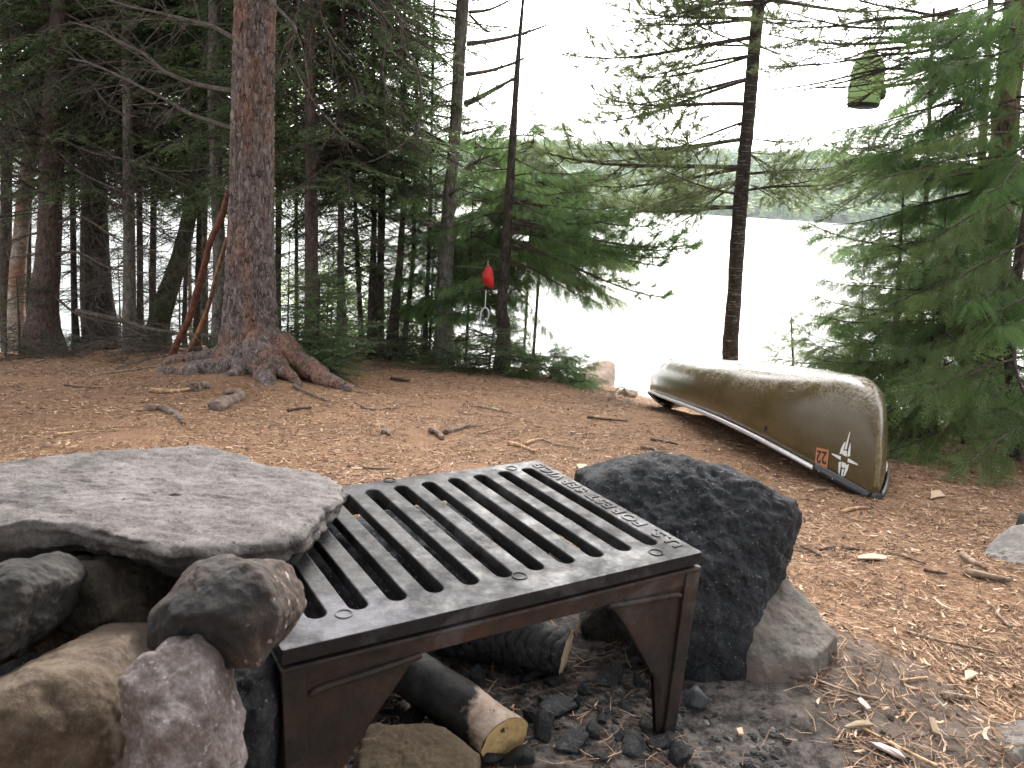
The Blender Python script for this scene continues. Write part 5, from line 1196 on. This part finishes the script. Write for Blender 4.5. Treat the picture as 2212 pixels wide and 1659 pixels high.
tree('cedar_tree', 'dark crooked cedar stem closest to the right photo edge', [(2196, 960, 28), (2190, 860, 26), (2182, 760, 24), (2190, 640, 22), (2230, 400, 20)], 5.2, 4.5, B_DARK, crown=('cedar', (.0, 3.2), 34, lambda u: 1.0-.3*u, L_CEDAR, dict(pitch=(-.4, .05))), seed=63, sides=16)
tree('cedar_tree', 'young leafy cedar overhanging behind the canoe stern', [(1925, 880, 16), (1935, 760, 13), (1940, 640, 10), (1945, 540, 7)], 6.4, 1.25, B_DARK, crown=('cedars', (-.55, 1.2), 32, lambda u: .95-.6*u, L_CEDARY, dict(pitch=(-.35, .15))), seed=64)
tree('cedar_tree', 'yellowish green young cedar behind the middle of the canoe', [(1850, 860, 12), (1856, 780, 9), (1860, 700, 6)], 7.6, .35, B_DARK, crown=('cedars', (-.8, .35), 34, lambda u: .7-.45*u, L_CEDARY, dict(pitch=(-.2, .25))), seed=65)
tree('cedar_tree', 'small sparse cedar seedling right of the pine trunk above the canoe', [(1712, 800, 6), (1712, 760, 5), (1710, 715, 3)], 8.6, .02, B_DARK, crown=('cedars', (-.55, .02), 14, lambda u: .42-.22*u, L_CEDARY, dict(pitch=(.0, .4))), seed=66)
tree('cedar_tree', 'bushy cedar at the ground right of the canoe stern', [(2010, 930, 18), (2012, 840, 14), (2015, 740, 9)], 5.4, .75, B_DARK, crown=('cedars', (-.25, .8), 40, lambda u: 1.05-.6*u, L_CEDARY, dict(pitch=(-.3, .1))), seed=67)
tree('cedar_tree', 'broad cedar sapling in front of the thinner brown stem', [(2085, 940, 14), (2080, 850, 12), (2075, 740, 8)], 5.9, .95, B_DARK, crown=('cedars', (-.2, 1.0), 28, lambda u: 1.0-.5*u, L_CEDAR, dict(pitch=(-.3, .1))), seed=68)
tree('cedar_tree', 'shaded cedar behind the right group against the water', [(1985, 820, 14), (1990, 700, 12), (1998, 500, 10)], 8.2, 3.0, B_DARK, crown=('cedar', (-.4, 3.0), 16, lambda u: 1.1-.5*u, L_CEDARY, dict(pitch=(-.3, .1))), seed=69)
eb = MB(); g = at(1775, 778, 7.9)
for i in range(8): place(eb, LIB['cedars'][i % 3], (g[0]+rr.uniform(-.1, .1), g[1]+rr.uniform(-.1, .1), g[2]-.22), rr.uniform(0, 6.3), rr.uniform(.1, .5), .28)
tag(obj('dead_sapling', eb, [B_BRANCH, L_BROWN]), 'rusty brown dead cedar sprig just above the canoe ridge', 'shrub')

# --- firs and shrubs
def bush(name, label, px, py, Y, kind, mat, n_, l_, h_, seed, pitch=(-.1, .5), cat='shrub', wid=1.0, low=.02):
    b = at(px, py, Y); g0 = tz(b[0], b[1]); root = empty(name, (b[0], b[1], g0), label, cat); r_ = np.random.default_rng(seed)
    sm = MB(); P = np.array([[b[0], b[1], g0-.03], [b[0]+.02, b[1], g0+h_*.5], [b[0]+.03, b[1], g0+h_]]); add_tube(sm, P, [.014, .01, .004], 6); obj('stem', sm, B_DARK, root, True)
    mb = MB(); line = P
    boughs(mb, kind, line, (g0+low, g0+h_), n_, lambda u: l_*(1-.65*u), r_, pitch=pitch); obj('foliage', mb, [B_BRANCH, mat], root); return root
bush('young_fir', 'bright green young fir right of the big spruce base', 682, 760, 6.75, 'fir', L_FIRB, 95, .80, .85, 1, (-.15, .35))
bush('young_fir', 'smaller fir clump below the bright green young fir beside the root', 712, 790, 6.55, 'fir', L_FIRB, 40, .46, .36, 2, (-.2, .3))
bush('young_fir', 'little yellowish fir sprig between the leaning poles and trunk', 447, 745, 6.9, 'fir', L_FIR, 12, .32, .22, 3, (-.05, .4))
bush('low_fir', 'low spreading dark fir around the foot of the slim cedar', 1055, 790, 8.1, 'fir', L_SPRUCE, 56, .8, .5, 4, (-.1, .3))
bush('low_fir', 'small blue green fir at the foot of the rough grey trunk', 985, 790, 8.2, 'fir', L_SPRUCE, 26, .5, .25, 5, (-.1, .3))
bush('low_cedar', 'sprawling cedar twigs reaching right over the shore from the low fir', 1190, 790, 8.3, 'cedars', L_CEDAR, 30, .75, .28, 6, (-.05, .35))
bush('low_cedar', 'small yellow green cedar sprig at the right tip of the sprawl', 1258, 815, 8.3, 'cedars', L_CEDARY, 12, .32, .14, 7, (-.1, .3))
bush('low_fir', 'dark green undergrowth fir in front of the thicket stems', 870, 750, 8.7, 'fir', L_SPRUCE, 40, .7, .45, 8, (-.1, .35))
bush('low_fir', 'undergrowth fir between the thicket and the bright young fir', 770, 745, 8.9, 'fir', L_SPRUCE, 34, .7, .4, 9, (-.1, .35))
bush('low_fir', 'pale green fir twigs at the foot of the reddish spruce', 150, 700, 8.8, 'fir', L_FIR, 14, .5, .35, 10, (-.1, .35))
bush('low_fir', 'pale green fir sprays at the left edge above the brush', 30, 600, 9.0, 'fir', L_FIR, 16, .5, .9, 11, (-.1, .35), low=.6)
bush('low_fir', 'shaded fir tuft at the left edge at ground level', 5, 690, 8.8, 'fir', L_FIR, 14, .55, .3, 12, (-.1, .35))
for i, (px, py, Y, h_, n_) in enumerate(((775, 640, 11.0, 1.5, 26), (865, 640, 11.2, 1.3, 20), (715, 640, 11.3, 1.3, 16), (560, 640, 12, 1.5, 16), (930, 600, 11.0, 1.3, 14))):
    bush('broadleaf_shrub', ['bright yellow green leafy shrub glowing between the thicket stems', 'leafy shrub behind the curving thicket stem', 'leafy shrub beside the medium brown trunk', 'leafy shrub hidden behind the big flaky trunk', 'leafy shrub just left of the grey trunk'][i], px, py, Y-.8, 'broad', L_BROAD, n_*2, .9, h_+.3, 60+i, (-.1, .5), low=.1)
for i, (px, py, Y) in enumerate(((300, 110, 12.5), (560, 150, 12.0), (640, 190, 12.0), (410, 60, 12.5))):
    b_ = at(px, py, Y)
    root = tree('maple_tree', ['bright leafy maple far behind the reddish spruce', 'bright leafy maple seen just left of the big flaky trunk', 'bright leafy maple seen just right of the big flaky trunk', 'bright leafy maple at the top left between spruces'][i], [(px, 600, 8), (px, 300, 7), (px, 60, 6)], Y, 5.5, B_GREY, crown=('broad', (1.6, 5.2), 46, lambda u: 1.1, L_BROAD, dict(pitch=(-.2, .4))), seed=170+i)

for i, (px, Y, h_) in enumerate(((185, 10.2, 1.3), (255, 10.6, 1.5), (320, 10.0, 1.2), (385, 10.8, 1.5), (445, 10.4, 1.3), (620, 9.8, 1.5), (705, 9.9, 1.4), (60, 10.2, 1.4), (910, 9.8, 1.3), (835, 10.0, 1.4))):
    bush('young_fir', ['young fir between reddish spruce and thick black trunk', 'young fir behind the grey lichened trunk', 'young fir left of the leaning mossy trunk', 'young fir right of the leaning mossy trunk', 'young fir behind the foot of the leaning poles', 'young fir right behind the big flaky trunk', 'young fir right of the medium brown trunk', 'young fir left of the reddish spruce', 'young fir left of the rough grey trunk', 'young fir among the slim thicket stems'][i], px, 650, Y, 'spruce', L_SPRUCE, 18, .55, h_, 300+i, (-.2, .35), low=.15)
# --- brush pile of grey dead twigs under the left trees
def brush(name, label, px0, px1, py, Y, n_, seed):
    r_ = np.random.default_rng(seed); mb = MB()
    for i in range(n_):
        b = at(r_.uniform(px0, px1), py, Y+r_.uniform(-.7, .7)); b[2] = tz(b[0], b[1])+r_.uniform(.0, .25); place(mb, LIB['dead'][r_.integers(4)], b, r_.uniform(0, 6.3), r_.uniform(-.05, .45), r_.uniform(.4, .8))
    b = at((px0+px1)/2, py, Y); tag(obj(name, mb, [B_TWIG, B_TWIG]), label, 'brush')
brush('dead_brush', 'tangle of grey dead twigs at the foot of the reddish spruce', -20, 230, 710, 8.6, 38, 1)
brush('dead_brush', 'tangle of dead twigs lying left of the leaning poles', 230, 460, 725, 8.4, 30, 2)
brush('dead_brush', 'dark dead twigs under the thicket stems in the middle', 700, 940, 745, 9.0, 26, 3)
lb_ = MB(); P = np.array([ghit(a, b) for a, b in ((150, 705), (240, 715), (330, 735), (420, 752), (470, 752))]); 
P = np.array([at(a, b, 8.0) for a, b in ((165, 672), (250, 690), (330, 712), (400, 722), (480, 728))]); add_tube(lb_, smooth_path(P, 6), np.linspace(.03, .012, 25), 8, rough=.1); tag(obj('fallen_branch', lb_, B_TWIG, smooth=True), 'long grey bent dead branch lying behind the leaning poles', 'branch')

# --- poles leaning on the big spruce
def pole(label, pts, r0, r1, mat, seed):
    n_ = len(pts); P = smooth_path(np.array([at(a, b, 6.9-(.42*i/(n_-1))) for i, (a, b) in enumerate(pts)]), 8)
    mb = MB(); add_tube(mb, P, np.linspace(r0, r1, len(P)), 14, 0, 0, .14, seed, 14); return tag(obj('leaning_pole', mb, mat, smooth=True), label, 'stick')
P_RED = mat_bark('peeled_red_pole', (.10, .040, .028), (.155, .065, .045), (.22, .11, .075), (10, 10, 3), .4, .004, (.20, .12, .07), (.62, .7))
P_TAN = mat_bark('peeled_tan_pole', (.12, .07, .05), (.24, .13, .08), (.34, .22, .15), (10, 10, 3), .4, .004, (.42, .21, .08), (.5, .6))
pole('thick peeled red brown pole leaning on the big spruce, left of the thinner one', [(366, 778), (385, 735), (408, 690), (425, 630), (444, 565), (455, 520), (478, 470), (490, 430), (497, 408)], .030, .024, P_RED, 2)
pole('thinner tan and grey pole leaning against the big spruce trunk', [(400, 776), (420, 735), (440, 690), (455, 645), (468, 590), (482, 545), (490, 515)], .020, .016, P_TAN, 5)

# ------------------------------------------------------------------ stones round the back of the fire pit
def hearth_back():
    O = atz(1517, 1193, .40); u = np.array([-.8495, -.5276, 0]); v = np.array([-.5276, .8495, 0])
    for i, (a, b, z, sx, sz) in enumerate(((.10, .62, .13, .13, .20), (.30, .64, .12, .14, .22), (.50, .63, .13, .14, .22), (.70, .62, .13, .14, .21), (.86, .48, .13, .13, .22), (.90, .30, .10, .12, .20))):
        p = O+u*a+v*b; rock_free('hearth_stone', 'sooty stone of the low wall behind the fire grate', 'rock', (p[0], p[1], z), (sx, sx*.8, sz), R_BLACK, 200+i, group='sooty stones closing the back of the fire pit', rough=.04)
hearth_back()

# ------------------------------------------------------------------ litter of needles, chips and twigs
def litter():
    rng = np.random.default_rng(99); mb = MB()
    def strips(n, dmin, dmax, l0, l1, w0, w1, v0, v1, zt=.004, power=1.0, tilt=.12, bend=.25):
        u = rng.random(n)**power; D = dmin*(dmax/dmin)**u; a = rng.uniform(-.72, .72, n); x = D*np.sin(a); y = D*np.cos(a)
        infire = (((x-.10)/.55)**2+((y-1.35)/.5)**2) < 1
        clear = (((x-.78)/.3)**2+((y-1.30)/.4)**2) < 1
        keep = (fbm(x*2.2, y*2.2, 0, 3, 41) > -.62+rng.normal(0, .22, n)) & ~(infire & (rng.random(n) < .94)) & ~(clear & (rng.random(n) < .7)); x, y, D = x[keep], y[keep], D[keep]; n = len(x)
        L = rng.uniform(l0, l1, n)*(.7+.06*D); W = rng.uniform(w0, w1, n)*(.6+.12*D); th = rng.uniform(0, math.pi, n)
        d = np.stack([np.cos(th), np.sin(th), np.zeros(n)], -1); q = np.stack([-np.sin(th), np.cos(th), np.zeros(n)], -1)
        c = np.stack([x, y, np.zeros(n)], -1); e = rng.normal(0, tilt, (n, 1)); bd = rng.normal(0, bend, (n, 1))
        A = c-d*(L/2)[:, None]; M_ = c+q*(L[:, None]*bd*.3); B = c+d*(L/2)[:, None]
        lift = rng.uniform(.001, zt, n)
        for P, sgn in ((A, -1), (M_, 0), (B, 1)): P[:, 2] = terrain(P[:, 0], P[:, 1])+lift+np.maximum(sgn*e[:, 0]*L*.5, 0)+.0005
        h = q*(W/2)[:, None]; tw = np.stack([np.zeros(n), np.zeros(n), rng.uniform(-.5, .5, n)*W], -1)
        V = np.stack([A-h-tw, A+h+tw, M_-h, M_+h, B-h*.7+tw, B+h*.7-tw], 1).reshape(-1, 3); k = np.arange(n)[:, None]*6
        F_ = np.concatenate([k+np.array([0, 1, 3, 2]), k+np.array([2, 3, 5, 4])]); va = np.repeat(np.clip(rng.uniform(v0, v1, n), 0, 1), 6); mb.add(V, F_, 0, va)
    strips(150000, .8, 11.5, .03, .09, .0008, .0019, .0, .66, .006)
    strips(26000, .8, 11.5, .03, .09, .0010, .0022, .55, .85, .009)
    strips(17000, .8, 10.5, .010, .035, .003, .008, .1, .93, .010, tilt=.3, bend=.1)
    strips(1300, .8, 8, .02, .06, .005, .010, .55, .95, .010, tilt=.2, bend=.2)
    strips(6000, .8, 10, .05, .14, .002, .0045, .0, .22, .010, bend=.4)
    strips(16000, .8, 11, .01, .035, .003, .008, .0, .22, .008, tilt=.3, bend=.2)
    n = N('needle_litter_mat'); c = n.ramp(n.attr(), [(0, (.035, .022, .018)), (.25, (.16, .088, .052)), (.5, (.38, .225, .135)), (.72, (.56, .38, .24)), (.9, (.58, .43, .31)), (1, (.62, .54, .48))])
    n.bsdf(c, .8, 0, .2); tag(obj('needle_litter', mb, n.m), 'reddish carpet of fallen needles, bark flakes and wood chips', 'litter', kind='stuff')
litter()

def sticks():
    W_T = mat_bark('weathered_stick', (.16, .11, .08), (.28, .20, .15), (.40, .31, .24), (12, 12, 12), .3, .002)
    W_D = mat_bark('dark_stick', (.05, .035, .03), (.09, .065, .055), (.15, .12, .10), (12, 12, 12), .3, .002)
    W_Y = mat_bark('split_wood', (.30, .18, .10), (.45, .29, .17), (.60, .42, .28), (12, 12, 3), .3, .002)
    def st(pts, r, m, name, label, group=None, up=.6):
        P = np.array([ghit(a, b) for a, b in pts]); P[:, 2] = [tz(a, b)+r*up+.003 for a, b in P[:, :2]]; P = smooth_path(P, 5); t = np.linspace(0, 1, len(P))
        mb = MB(); add_tube(mb, P, r*(1-.5*t), 7, 0, 0, .12, 1, 30); tag(obj(name, mb, m, smooth=True), label, 'stick', group)
    A = [(1060, 1200, 1.302)]
    L4 = lambda P_: [((0+a*1400/2212)/1.8228, (1200+b*1400/2212)/1.8228) for a, b in P_]
    L5 = lambda P_: [((1300+a*1400/2212)/1.8228, (1300+b*1400/2212)/1.8228) for a, b in P_]
    L6 = lambda P_: [((2400+a*1632/2212)/1.8228, (1300+b*1632/2212)/1.8228) for a, b in P_]
    L7 = lambda P_: [((2600+a*1432/2212)/1.8228, (2100+b*1432/2212)/1.8228) for a, b in P_]
    st(L7([(1830, 165), (1900, 210), (1975, 250)]), .012, W_T, 'stick', 'upper pale arm of the forked driftwood near the right edge', up=1.4)
    st(L7([(1860, 262), (1960, 280), (2050, 300), (2120, 305)]), .015, W_T, 'stick', 'thick weathered pale stick lying near the right edge beneath a thinner one')
    st(L4([(940, 545), (1060, 553), (1190, 535)]), .020, W_Y, 'stick', 'flat yellow split wood stick left of the big spruce root knob')
    st(L4([(560, 452), (720, 425), (850, 410), (960, 392)]), .012, W_T, 'stick', 'long bent stick lying left of the big spruce roots')
    st(L4([(345, 818), (480, 800), (590, 788)]), .008, W_Y, 'stick', 'pale yellow straight stick just above the flat granite slab')
    st(L4([(1790, 668), (1860, 655), (1940, 650)]), .012, W_D, 'stick', 'dark curved stick right of the big spruce')
    st(L4([(1830, 510), (1920, 560), (2050, 610)]), .014, B_ROOT, 'exposed_root', 'thin exposed root right of the big spruce foot')
    st(L4([(1340, 660), (1420, 620), (1500, 590), (1470, 560), (1410, 560)]), .045, B_ROOT, 'exposed_root', 'knobbly curled root stub in front of the big spruce', up=.35)
    st(L4([(1195, 540), (1240, 520), (1310, 520)]), .05, B_ROOT, 'exposed_root', 'round root bump left of the curled root stub', up=.2)
    st(L4([(920, 660), (1010, 655), (1090, 690), (1140, 750)]), .028, B_ROOT, 'exposed_root', 'low arched root between big spruce and granite slab', up=.2)
    st(L4([(400, 505), (520, 520), (640, 522)]), .007, W_D, 'stick', 'thin dark twig left of the yellow split wood')
    st(L5([(195, 480), (240, 498), (330, 498), (440, 490)]), .011, W_T, 'stick', 'pale twig with upturned end in the middle clearing')
    st(L5([(830, 470), (960, 490), (1130, 525)]), .010, B_ROOT, 'exposed_root', 'thin root crossing the clearing middle', up=.3)
    st(L5([(620, 640), (660, 645), (700, 685)]), .022, B_ROOT, 'exposed_root', 'dark stub of root poking out above the grate, left of the pale one', up=.4)
    st(L5([(715, 650), (800, 625), (865, 600)]), .016, B_ROOT, 'exposed_root', 'pale grey root poking out above the grate', up=.5)
    st(L5([(330, 650), (350, 630), (365, 660)]), .016, B_ROOT, 'exposed_root', 'small hooked root stub left of the others above the slab corner', up=.5)
    st(L5([(1110, 715), (1190, 735), (1270, 770)]), .014, W_Y, 'stick', 'crumpled yellow brown bark strip in front of the boulder')
    st(L5([(1210, 722), (1260, 700), (1318, 690)]), .013, W_Y, 'stick', 'tan bark piece beside the crumpled bark strip')
    st(L5([(380, 310), (430, 318), (495, 325)]), .020, W_D, 'stick', 'dark wood lump in the clearing before the thicket')
    st(L5([(1730, 440), (1850, 410), (1965, 390)]), .008, B_ROOT, 'exposed_root', 'pale root running to the far end of the canoe', up=.5)
    st(L5([(1600, 550), (1700, 560), (1850, 575)]), .009, W_D, 'stick', 'dark twig in front of the canoe middle')
    st(L5([(1990, 690), (2080, 705), (2160, 720)]), .010, W_D, 'stick', 'dark stick between the canoe and the black boulder')
    st(L5([(1320, 690), (1420, 720), (1550, 745)]), .006, W_T, 'stick', 'thin pale twig trailing right of the bark pieces')
    st(L5([(110, 860), (250, 870), (370, 875)]), .006, W_D, 'stick', 'dark twig between slab and grate far edge')
    st(L5([(1930, 740), (2020, 755), (2030, 820)]), .012, B_ROOT, 'exposed_root', 'hooked pale root behind the top of the black boulder', up=.5)
    st(L6([(1090, 858), (1170, 862)]), .012, W_T, 'stick', 'short grey stick under the canoe stern')
    st(L6([(1230, 985), (1310, 960), (1390, 962)]), .010, W_Y, 'stick', 'tan bark curl on the ground in front of the canoe')
    st(L6([(1985, 795), (2060, 760), (2180, 680)]), .008, W_T, 'stick', 'thin bent branch arching over the ground at the right edge', up=3)
    st(L6([(1900, 720), (1960, 710), (2010, 640), (2030, 600)]), .006, W_T, 'stick', 'thin curved twig under the right cedars', up=3)
    st(L6([(1240, 1180), (1330, 1185)]), .009, W_D, 'stick', 'short dark stick right of the black boulder')
    st(L7([(850, 90), (920, 120), (980, 155)]), .006, W_D, 'stick', 'dark twig touching the right side of the black boulder')
    st(L7([(1380, 130), (1500, 160), (1610, 200)]), .005, W_D, 'stick', 'thin dark twig above the forked driftwood')
    st(L7([(1600, 240), (1680, 252), (1740, 258)]), .007, W_D, 'stick', 'short dark twig left of the forked driftwood')
    st(L7([(1460, 925), (1530, 910), (1620, 895)]), .004, W_Y, 'stick', 'thin pale twig lying right of the light grey rock')
    st(L7([(1715, 1010), (1800, 1018), (1905, 1030)]), .008, W_T, 'stick', 'short light stick in the lower right litter')
    st(L7([(20, 1280), (110, 1310), (220, 1345)]), .003, W_Y, 'stick', 'pale twig by the foot of the right grate leg')
    st(L7([(1060, 1300), (1100, 1240), (1120, 1210)]), .003, W_T, 'stick', 'tiny curved grey twig at the lower edge of the ash')
    rng = np.random.default_rng(44)
    for i in range(70):
        px, py = rng.uniform(0, 2212), rng.uniform(840, 1620)
        g = ghit(px, py); D = math.hypot(g[0], g[1])
        if D > 9 or ((g[0]-.1)/.6)**2+((g[1]-1.35)/.55)**2 < 1: continue
        a = rng.uniform(0, 3.14); l = rng.uniform(.05, .14); r = rng.uniform(.002, .005)
        P = np.array([g+np.array([math.cos(a)*l*q, math.sin(a)*l*q+rng.normal(0, .006), 0]) for q in (-1, -.3, .4, 1)]); P[:, 2] = [tz(x_, y_)+r+.004 for x_, y_ in P[:, :2]]
        mb = MB(); add_tube(mb, smooth_path(P, 3), np.linspace(r, r*.5, 10), 6, rough=.1); tag(obj('twig', mb, [W_T, W_D, W_Y][i % 3], smooth=True), 'short broken twig lying on the reddish needle litter', 'twig', 'broken twigs strewn over the ground')
    # wood chips
    rng = np.random.default_rng(45)
    def chip(pts, m, label, th=.004, lift=.006):
        P = np.array([ghit(a, b) for a, b in pts]); c = P.mean(0); mb = MB(); n_ = len(P); P[:, 2] = [tz(*q[:2])+lift+rng.uniform(0, .006) for q in P]
        V = np.vstack([P+[0, 0, th], P, P.mean(0)+[0, 0, th+.002]]); i_ = np.arange(n_); j_ = (i_+1) % n_; mb.add(V, np.stack([i_, j_, j_+n_, i_+n_], -1)); mb.f.append((np.stack([i_, j_, np.full(n_, 2*n_)], -1), 0)); tag(obj('wood_chip', mb, m), label, 'wood chip')
    CW = mat_simple('pale_chip', (.50, .36, .25), .7, c2=(.38, .25, .16), sc=40); CP = mat_simple('pinkish_white_chip', (.46, .37, .34), .6, c2=(.36, .27, .24), sc=40); CT = mat_simple('tan_chip', (.28, .21, .14), .8, c2=(.2, .14, .09), sc=40)
    chip(L7([(1192, 165), (1230, 150), (1300, 148), (1375, 165), (1370, 180), (1280, 182), (1200, 178)]), CW, 'pale oval wood chip right of the black boulder')
    chip(L7([(1190, 1045), (1215, 1035), (1250, 1075), (1272, 1115), (1250, 1120), (1205, 1085)]), CP, 'pinkish white bark chip right of the light grey rock')
    chip(L7([(1108, 1215), (1180, 1185), (1255, 1170), (1290, 1215), (1200, 1222), (1120, 1230)]), CT, 'flat greyish tan chip below the light grey rock')
    chip(L7([(1275, 1305), (1330, 1320), (1440, 1360), (1480, 1420), (1430, 1390), (1300, 1335)]), CP, 'long pale splinter at the bottom right of the photo')
    chip(L7([(1845, 870), (1880, 865), (1930, 885), (1880, 905), (1850, 925)]), CW, 'orange tan chip in the lower right litter')
    chip(L7([(2105, 45), (2135, 50), (2165, 100), (2130, 110)]), CW, 'pale flake near the right edge above the grey rock')
    chip(L7([(1620, 1160), (1660, 1170), (1700, 1260), (1650, 1240)]), CT, 'tan upright chip near the bottom right')
    chip(L7([(455, 1230), (490, 1225), (500, 1265), (470, 1270)]), CW, 'small tan chip at the edge of the ash near the bottom')
    chip(L6([(1715, 870), (1760, 868), (1790, 895), (1740, 900), (1710, 915)]), CW, 'pale bark flake right of the canoe stern')
    chip(L5([(1530, 850), (1590, 850), (1610, 880), (1550, 885)]), CW, 'pale round chip behind the black boulder top')
sticks()

# ------------------------------------------------------------------ hanging bags
def lathe(mb, prof, c, fold=0.0, nf=9, seg=40, seed=0, m=0, sq=1.0):
    a = np.linspace(0, 2*np.pi, seg, endpoint=False); rows = []
    for r, z, f in prof:
        rr = r*(1+f*fold*np.sin(a*nf+z*9+seed)+f*fold*.5*np.sin(a*(nf*2-3)+z*20)); rows.append(np.stack([c[0]+rr*np.cos(a), c[1]+rr*np.sin(a)*sq, np.full(seg, c[2]+z)], -1))
    V = np.vstack(rows); i = np.arange(len(prof)-1)[:, None]*seg; j = np.arange(seg)[None]; mb.add(V, np.stack([i+j, i+(j+1) % seg, i+seg+(j+1) % seg, i+seg+j], -1).reshape(-1, 4), m)
def green_bag():
    c = at(1864, 232, 8.0); c2 = at(1880, 60, 8.0); s = 8.0/F
    root = empty('stuff_sack', c, 'lime green stuff sack hanging on a cord high among the right branches', 'bag')
    G = N.__new__(N); G.m = mat_leaf('green_nylon', (.40, .50, .28), (.55, .64, .42), trans=.6, patch=5); BKM = mat_simple('dark_bottom', (.03, .03, .04), .6)
    mb = MB(); lathe(mb, [(.142, .015, 0), (.150, .06, .2), (.150, .18, .4), (.148, .30, .6), (.138, .37, 1.0), (.105, .43, 1.8), (.055, .475, 2.5), (.022, .50, 2), (.028, .53, 2), (.045, .57, 2.5)], c, .05)
    obj('sack', mb, G.m, root, True)
    mb = MB(); lathe(mb, [(.001, -.012, 0), (.10, -.008, 0), (.135, .0, 0), (.146, .02, 0), (.147, .032, 0)], c, 0); obj('bottom_panel', mb, BKM, root, True)
    mb = MB(); lathe(mb, [(.001, .04, 0), (.022, .05, 0), (.03, .08, 0), (.03, .12, 0), (.022, .15, 0), (.001, .16, 0)], c+np.array([.125, -.10, .02]), 0, sq=.5); obj('handle_patch', mb, BKM, root, True)
    mb = MB(); add_tube(mb, np.array([c+[0, 0, .54], c+[.03, 0, .70], [c2[0], c2[1], c2[2]+.3]]), .005, 6); add_tube(mb, np.array([c+[.02, 0, .50], c+[.07, 0, .66], c+[.09, .0, .8]]), .008, 6); obj('cord', mb, mat_simple('cord_m', (.05, .10, .06), .7), root)
green_bag()
def red_bag():
    Y = 8.15; c = at(1056, 622, Y); root = empty('water_filter_bag', c, 'red gravity water bag with clear hose hanging from the slim cedar limb', 'bag')
    RD = N('red_fabric'); RD.bsdf(RD.ramp(RD.noise(8, 3), [(.35, (.45, .012, .015)), (.65, (.70, .03, .03))]), .45, 0, .4, RD.bump(RD.noise(14, 3, .5), .6, .02))
    s = Y/F; mb = MB(); out = [(-5, -47, .2), (-12, -32, .8), (-13, -22, 1), (-9, -8, 1), (1, -2, .8), (9, 2, .3), (12, -4, .6), (12, -20, 1), (10, -36, .8), (5, -48, .2)]
    P = [at(1055+a, 622+b, Y) for a, b, t in out]; ce = np.mean(P, 0); V = []
    for k, sc, th in ((0, 1, 0), (1, .8, .03), (2, .4, .045), (3, .01, .05)):
        V.append([ce+(p-ce)*sc+np.array([0, -th, 0]) for p in P])
    for k, sc, th in ((1, .8, .03), (2, .4, .045), (3, .01, .05)): V.append([ce+(p-ce)*sc+np.array([0, th, 0]) for p in P])
    V = np.array(V).reshape(-1, 3); n_ = len(P); j = np.arange(n_); j2 = (j+1) % n_
    for a, b in ((0, 1), (1, 2), (2, 3), (0, 4), (4, 5), (5, 6)): 
        if a == 0 and b == 1: mb.add(V, np.stack([j, j2, b*n_+j2, b*n_+j], -1))
        else: mb.f.append((np.stack([a*n_+j, a*n_+j2, b*n_+j2, b*n_+j], -1), 0))
    obj('bag', mb, RD.m, root, True)
    CL = N('clear_hose'); CL.bsdf((.75, .76, .76), .25, 0, .5); CL = CL.m; bk = mat_simple('filter_black', (.02, .02, .025), .4)
    q = lambda L_: smooth_path(np.array([at((1750+a*.4218)/1.8228, (900+b*.4218)/1.8228, Y) for a, b in L_]), 6)
    mb = MB(); add_tube(mb, q([(388, 575), (384, 640), (380, 740)]), .006, 6); obj('upper_hose', mb, CL, root, True)
    mb = MB(); add_tube(mb, q([(335, 960), (332, 880), (345, 780), (375, 740), (405, 755), (415, 800), (400, 850), (370, 910), (345, 955)]), .0075, 6); obj('lower_hose', mb, CL, root, True)
    mb = MB(); add_tube(mb, q([(380, 745), (384, 790), (390, 825)]), .017, 10); add_tube(mb, q([(388, 860), (390, 875)]), .012, 8); obj('filter', mb, bk, root, True)
    mb = MB(); add_tube(mb, q([(325, 968), (345, 970)]), .012, 8); obj('end_cap', mb, RD.m, root, True)
    mb = MB(); add_tube(mb, np.array([at(1054, 576, Y), at(1054, 566, Y+.12)]), .004, 6); obj('loop', mb, bk, root)
red_bag()
def boot():
    g = ghit(2225, 1150); root = empty('shoe', g, 'dark grey rubber shoe just entering the right edge of the photo', 'shoe')
    U_ = mat_simple('grey_upper', (.09, .09, .085), .7, c2=(.06, .06, .055)); SO = mat_simple('black_sole', (.015, .015, .015), .6); ln = []
    d = np.array([.75, -.66, 0]); q = np.array([.66, .75, 0]); rows = []; 
    def shell(sc, z0, hts, mb):
        rows = []
        for t in np.linspace(0, 1, 14):
            w_ = sc*(.052*math.sin(min(1, t*2.6+.12)*math.pi/2)*(1-.22*t)); h_ = hts(t)
            for k in range(12):
                a = math.pi*k/11; rows.append(g+d*(t*.28-.05-(sc-1)*.02)+q*(w_*math.cos(a))+np.array([0, 0, z0+h_*math.sin(a)**.7]))
        V = np.array(rows); i = np.arange(13)[:, None]*12; j = np.arange(11)[None]; mb.add(V, np.stack([i+j, i+j+1, i+13-1+j+1, i+12+j], -1).reshape(-1, 4)); mb.f.append((np.array([list(range(12))]), 0)) if False else None
    mb = MB(); shell(1.0, .026, lambda t: .045+.05*t, mb); obj('upper', mb, U_, root, True)
    mb = MB(); shell(1.12, .0, lambda t: .030, mb); obj('sole', mb, SO, root, True)
boot()

# ------------------------------------------------------------------ air over the lake
hz = MB(); box(hz, (0, 0, 62), 2700, 2700, 70)
nm = N('haze_air'); vv = nm.t.nodes.new('ShaderNodeVolumePrincipled'); vv.inputs['Density'].default_value = .00014; vv.inputs['Color'].default_value = (.86, .93, .97, 1); vv.inputs['Anisotropy'].default_value = .2
nm.t.links.new(vv.outputs[0], nm.out.inputs['Volume'])
tag(obj('haze', hz, nm.m), kind='stuff')
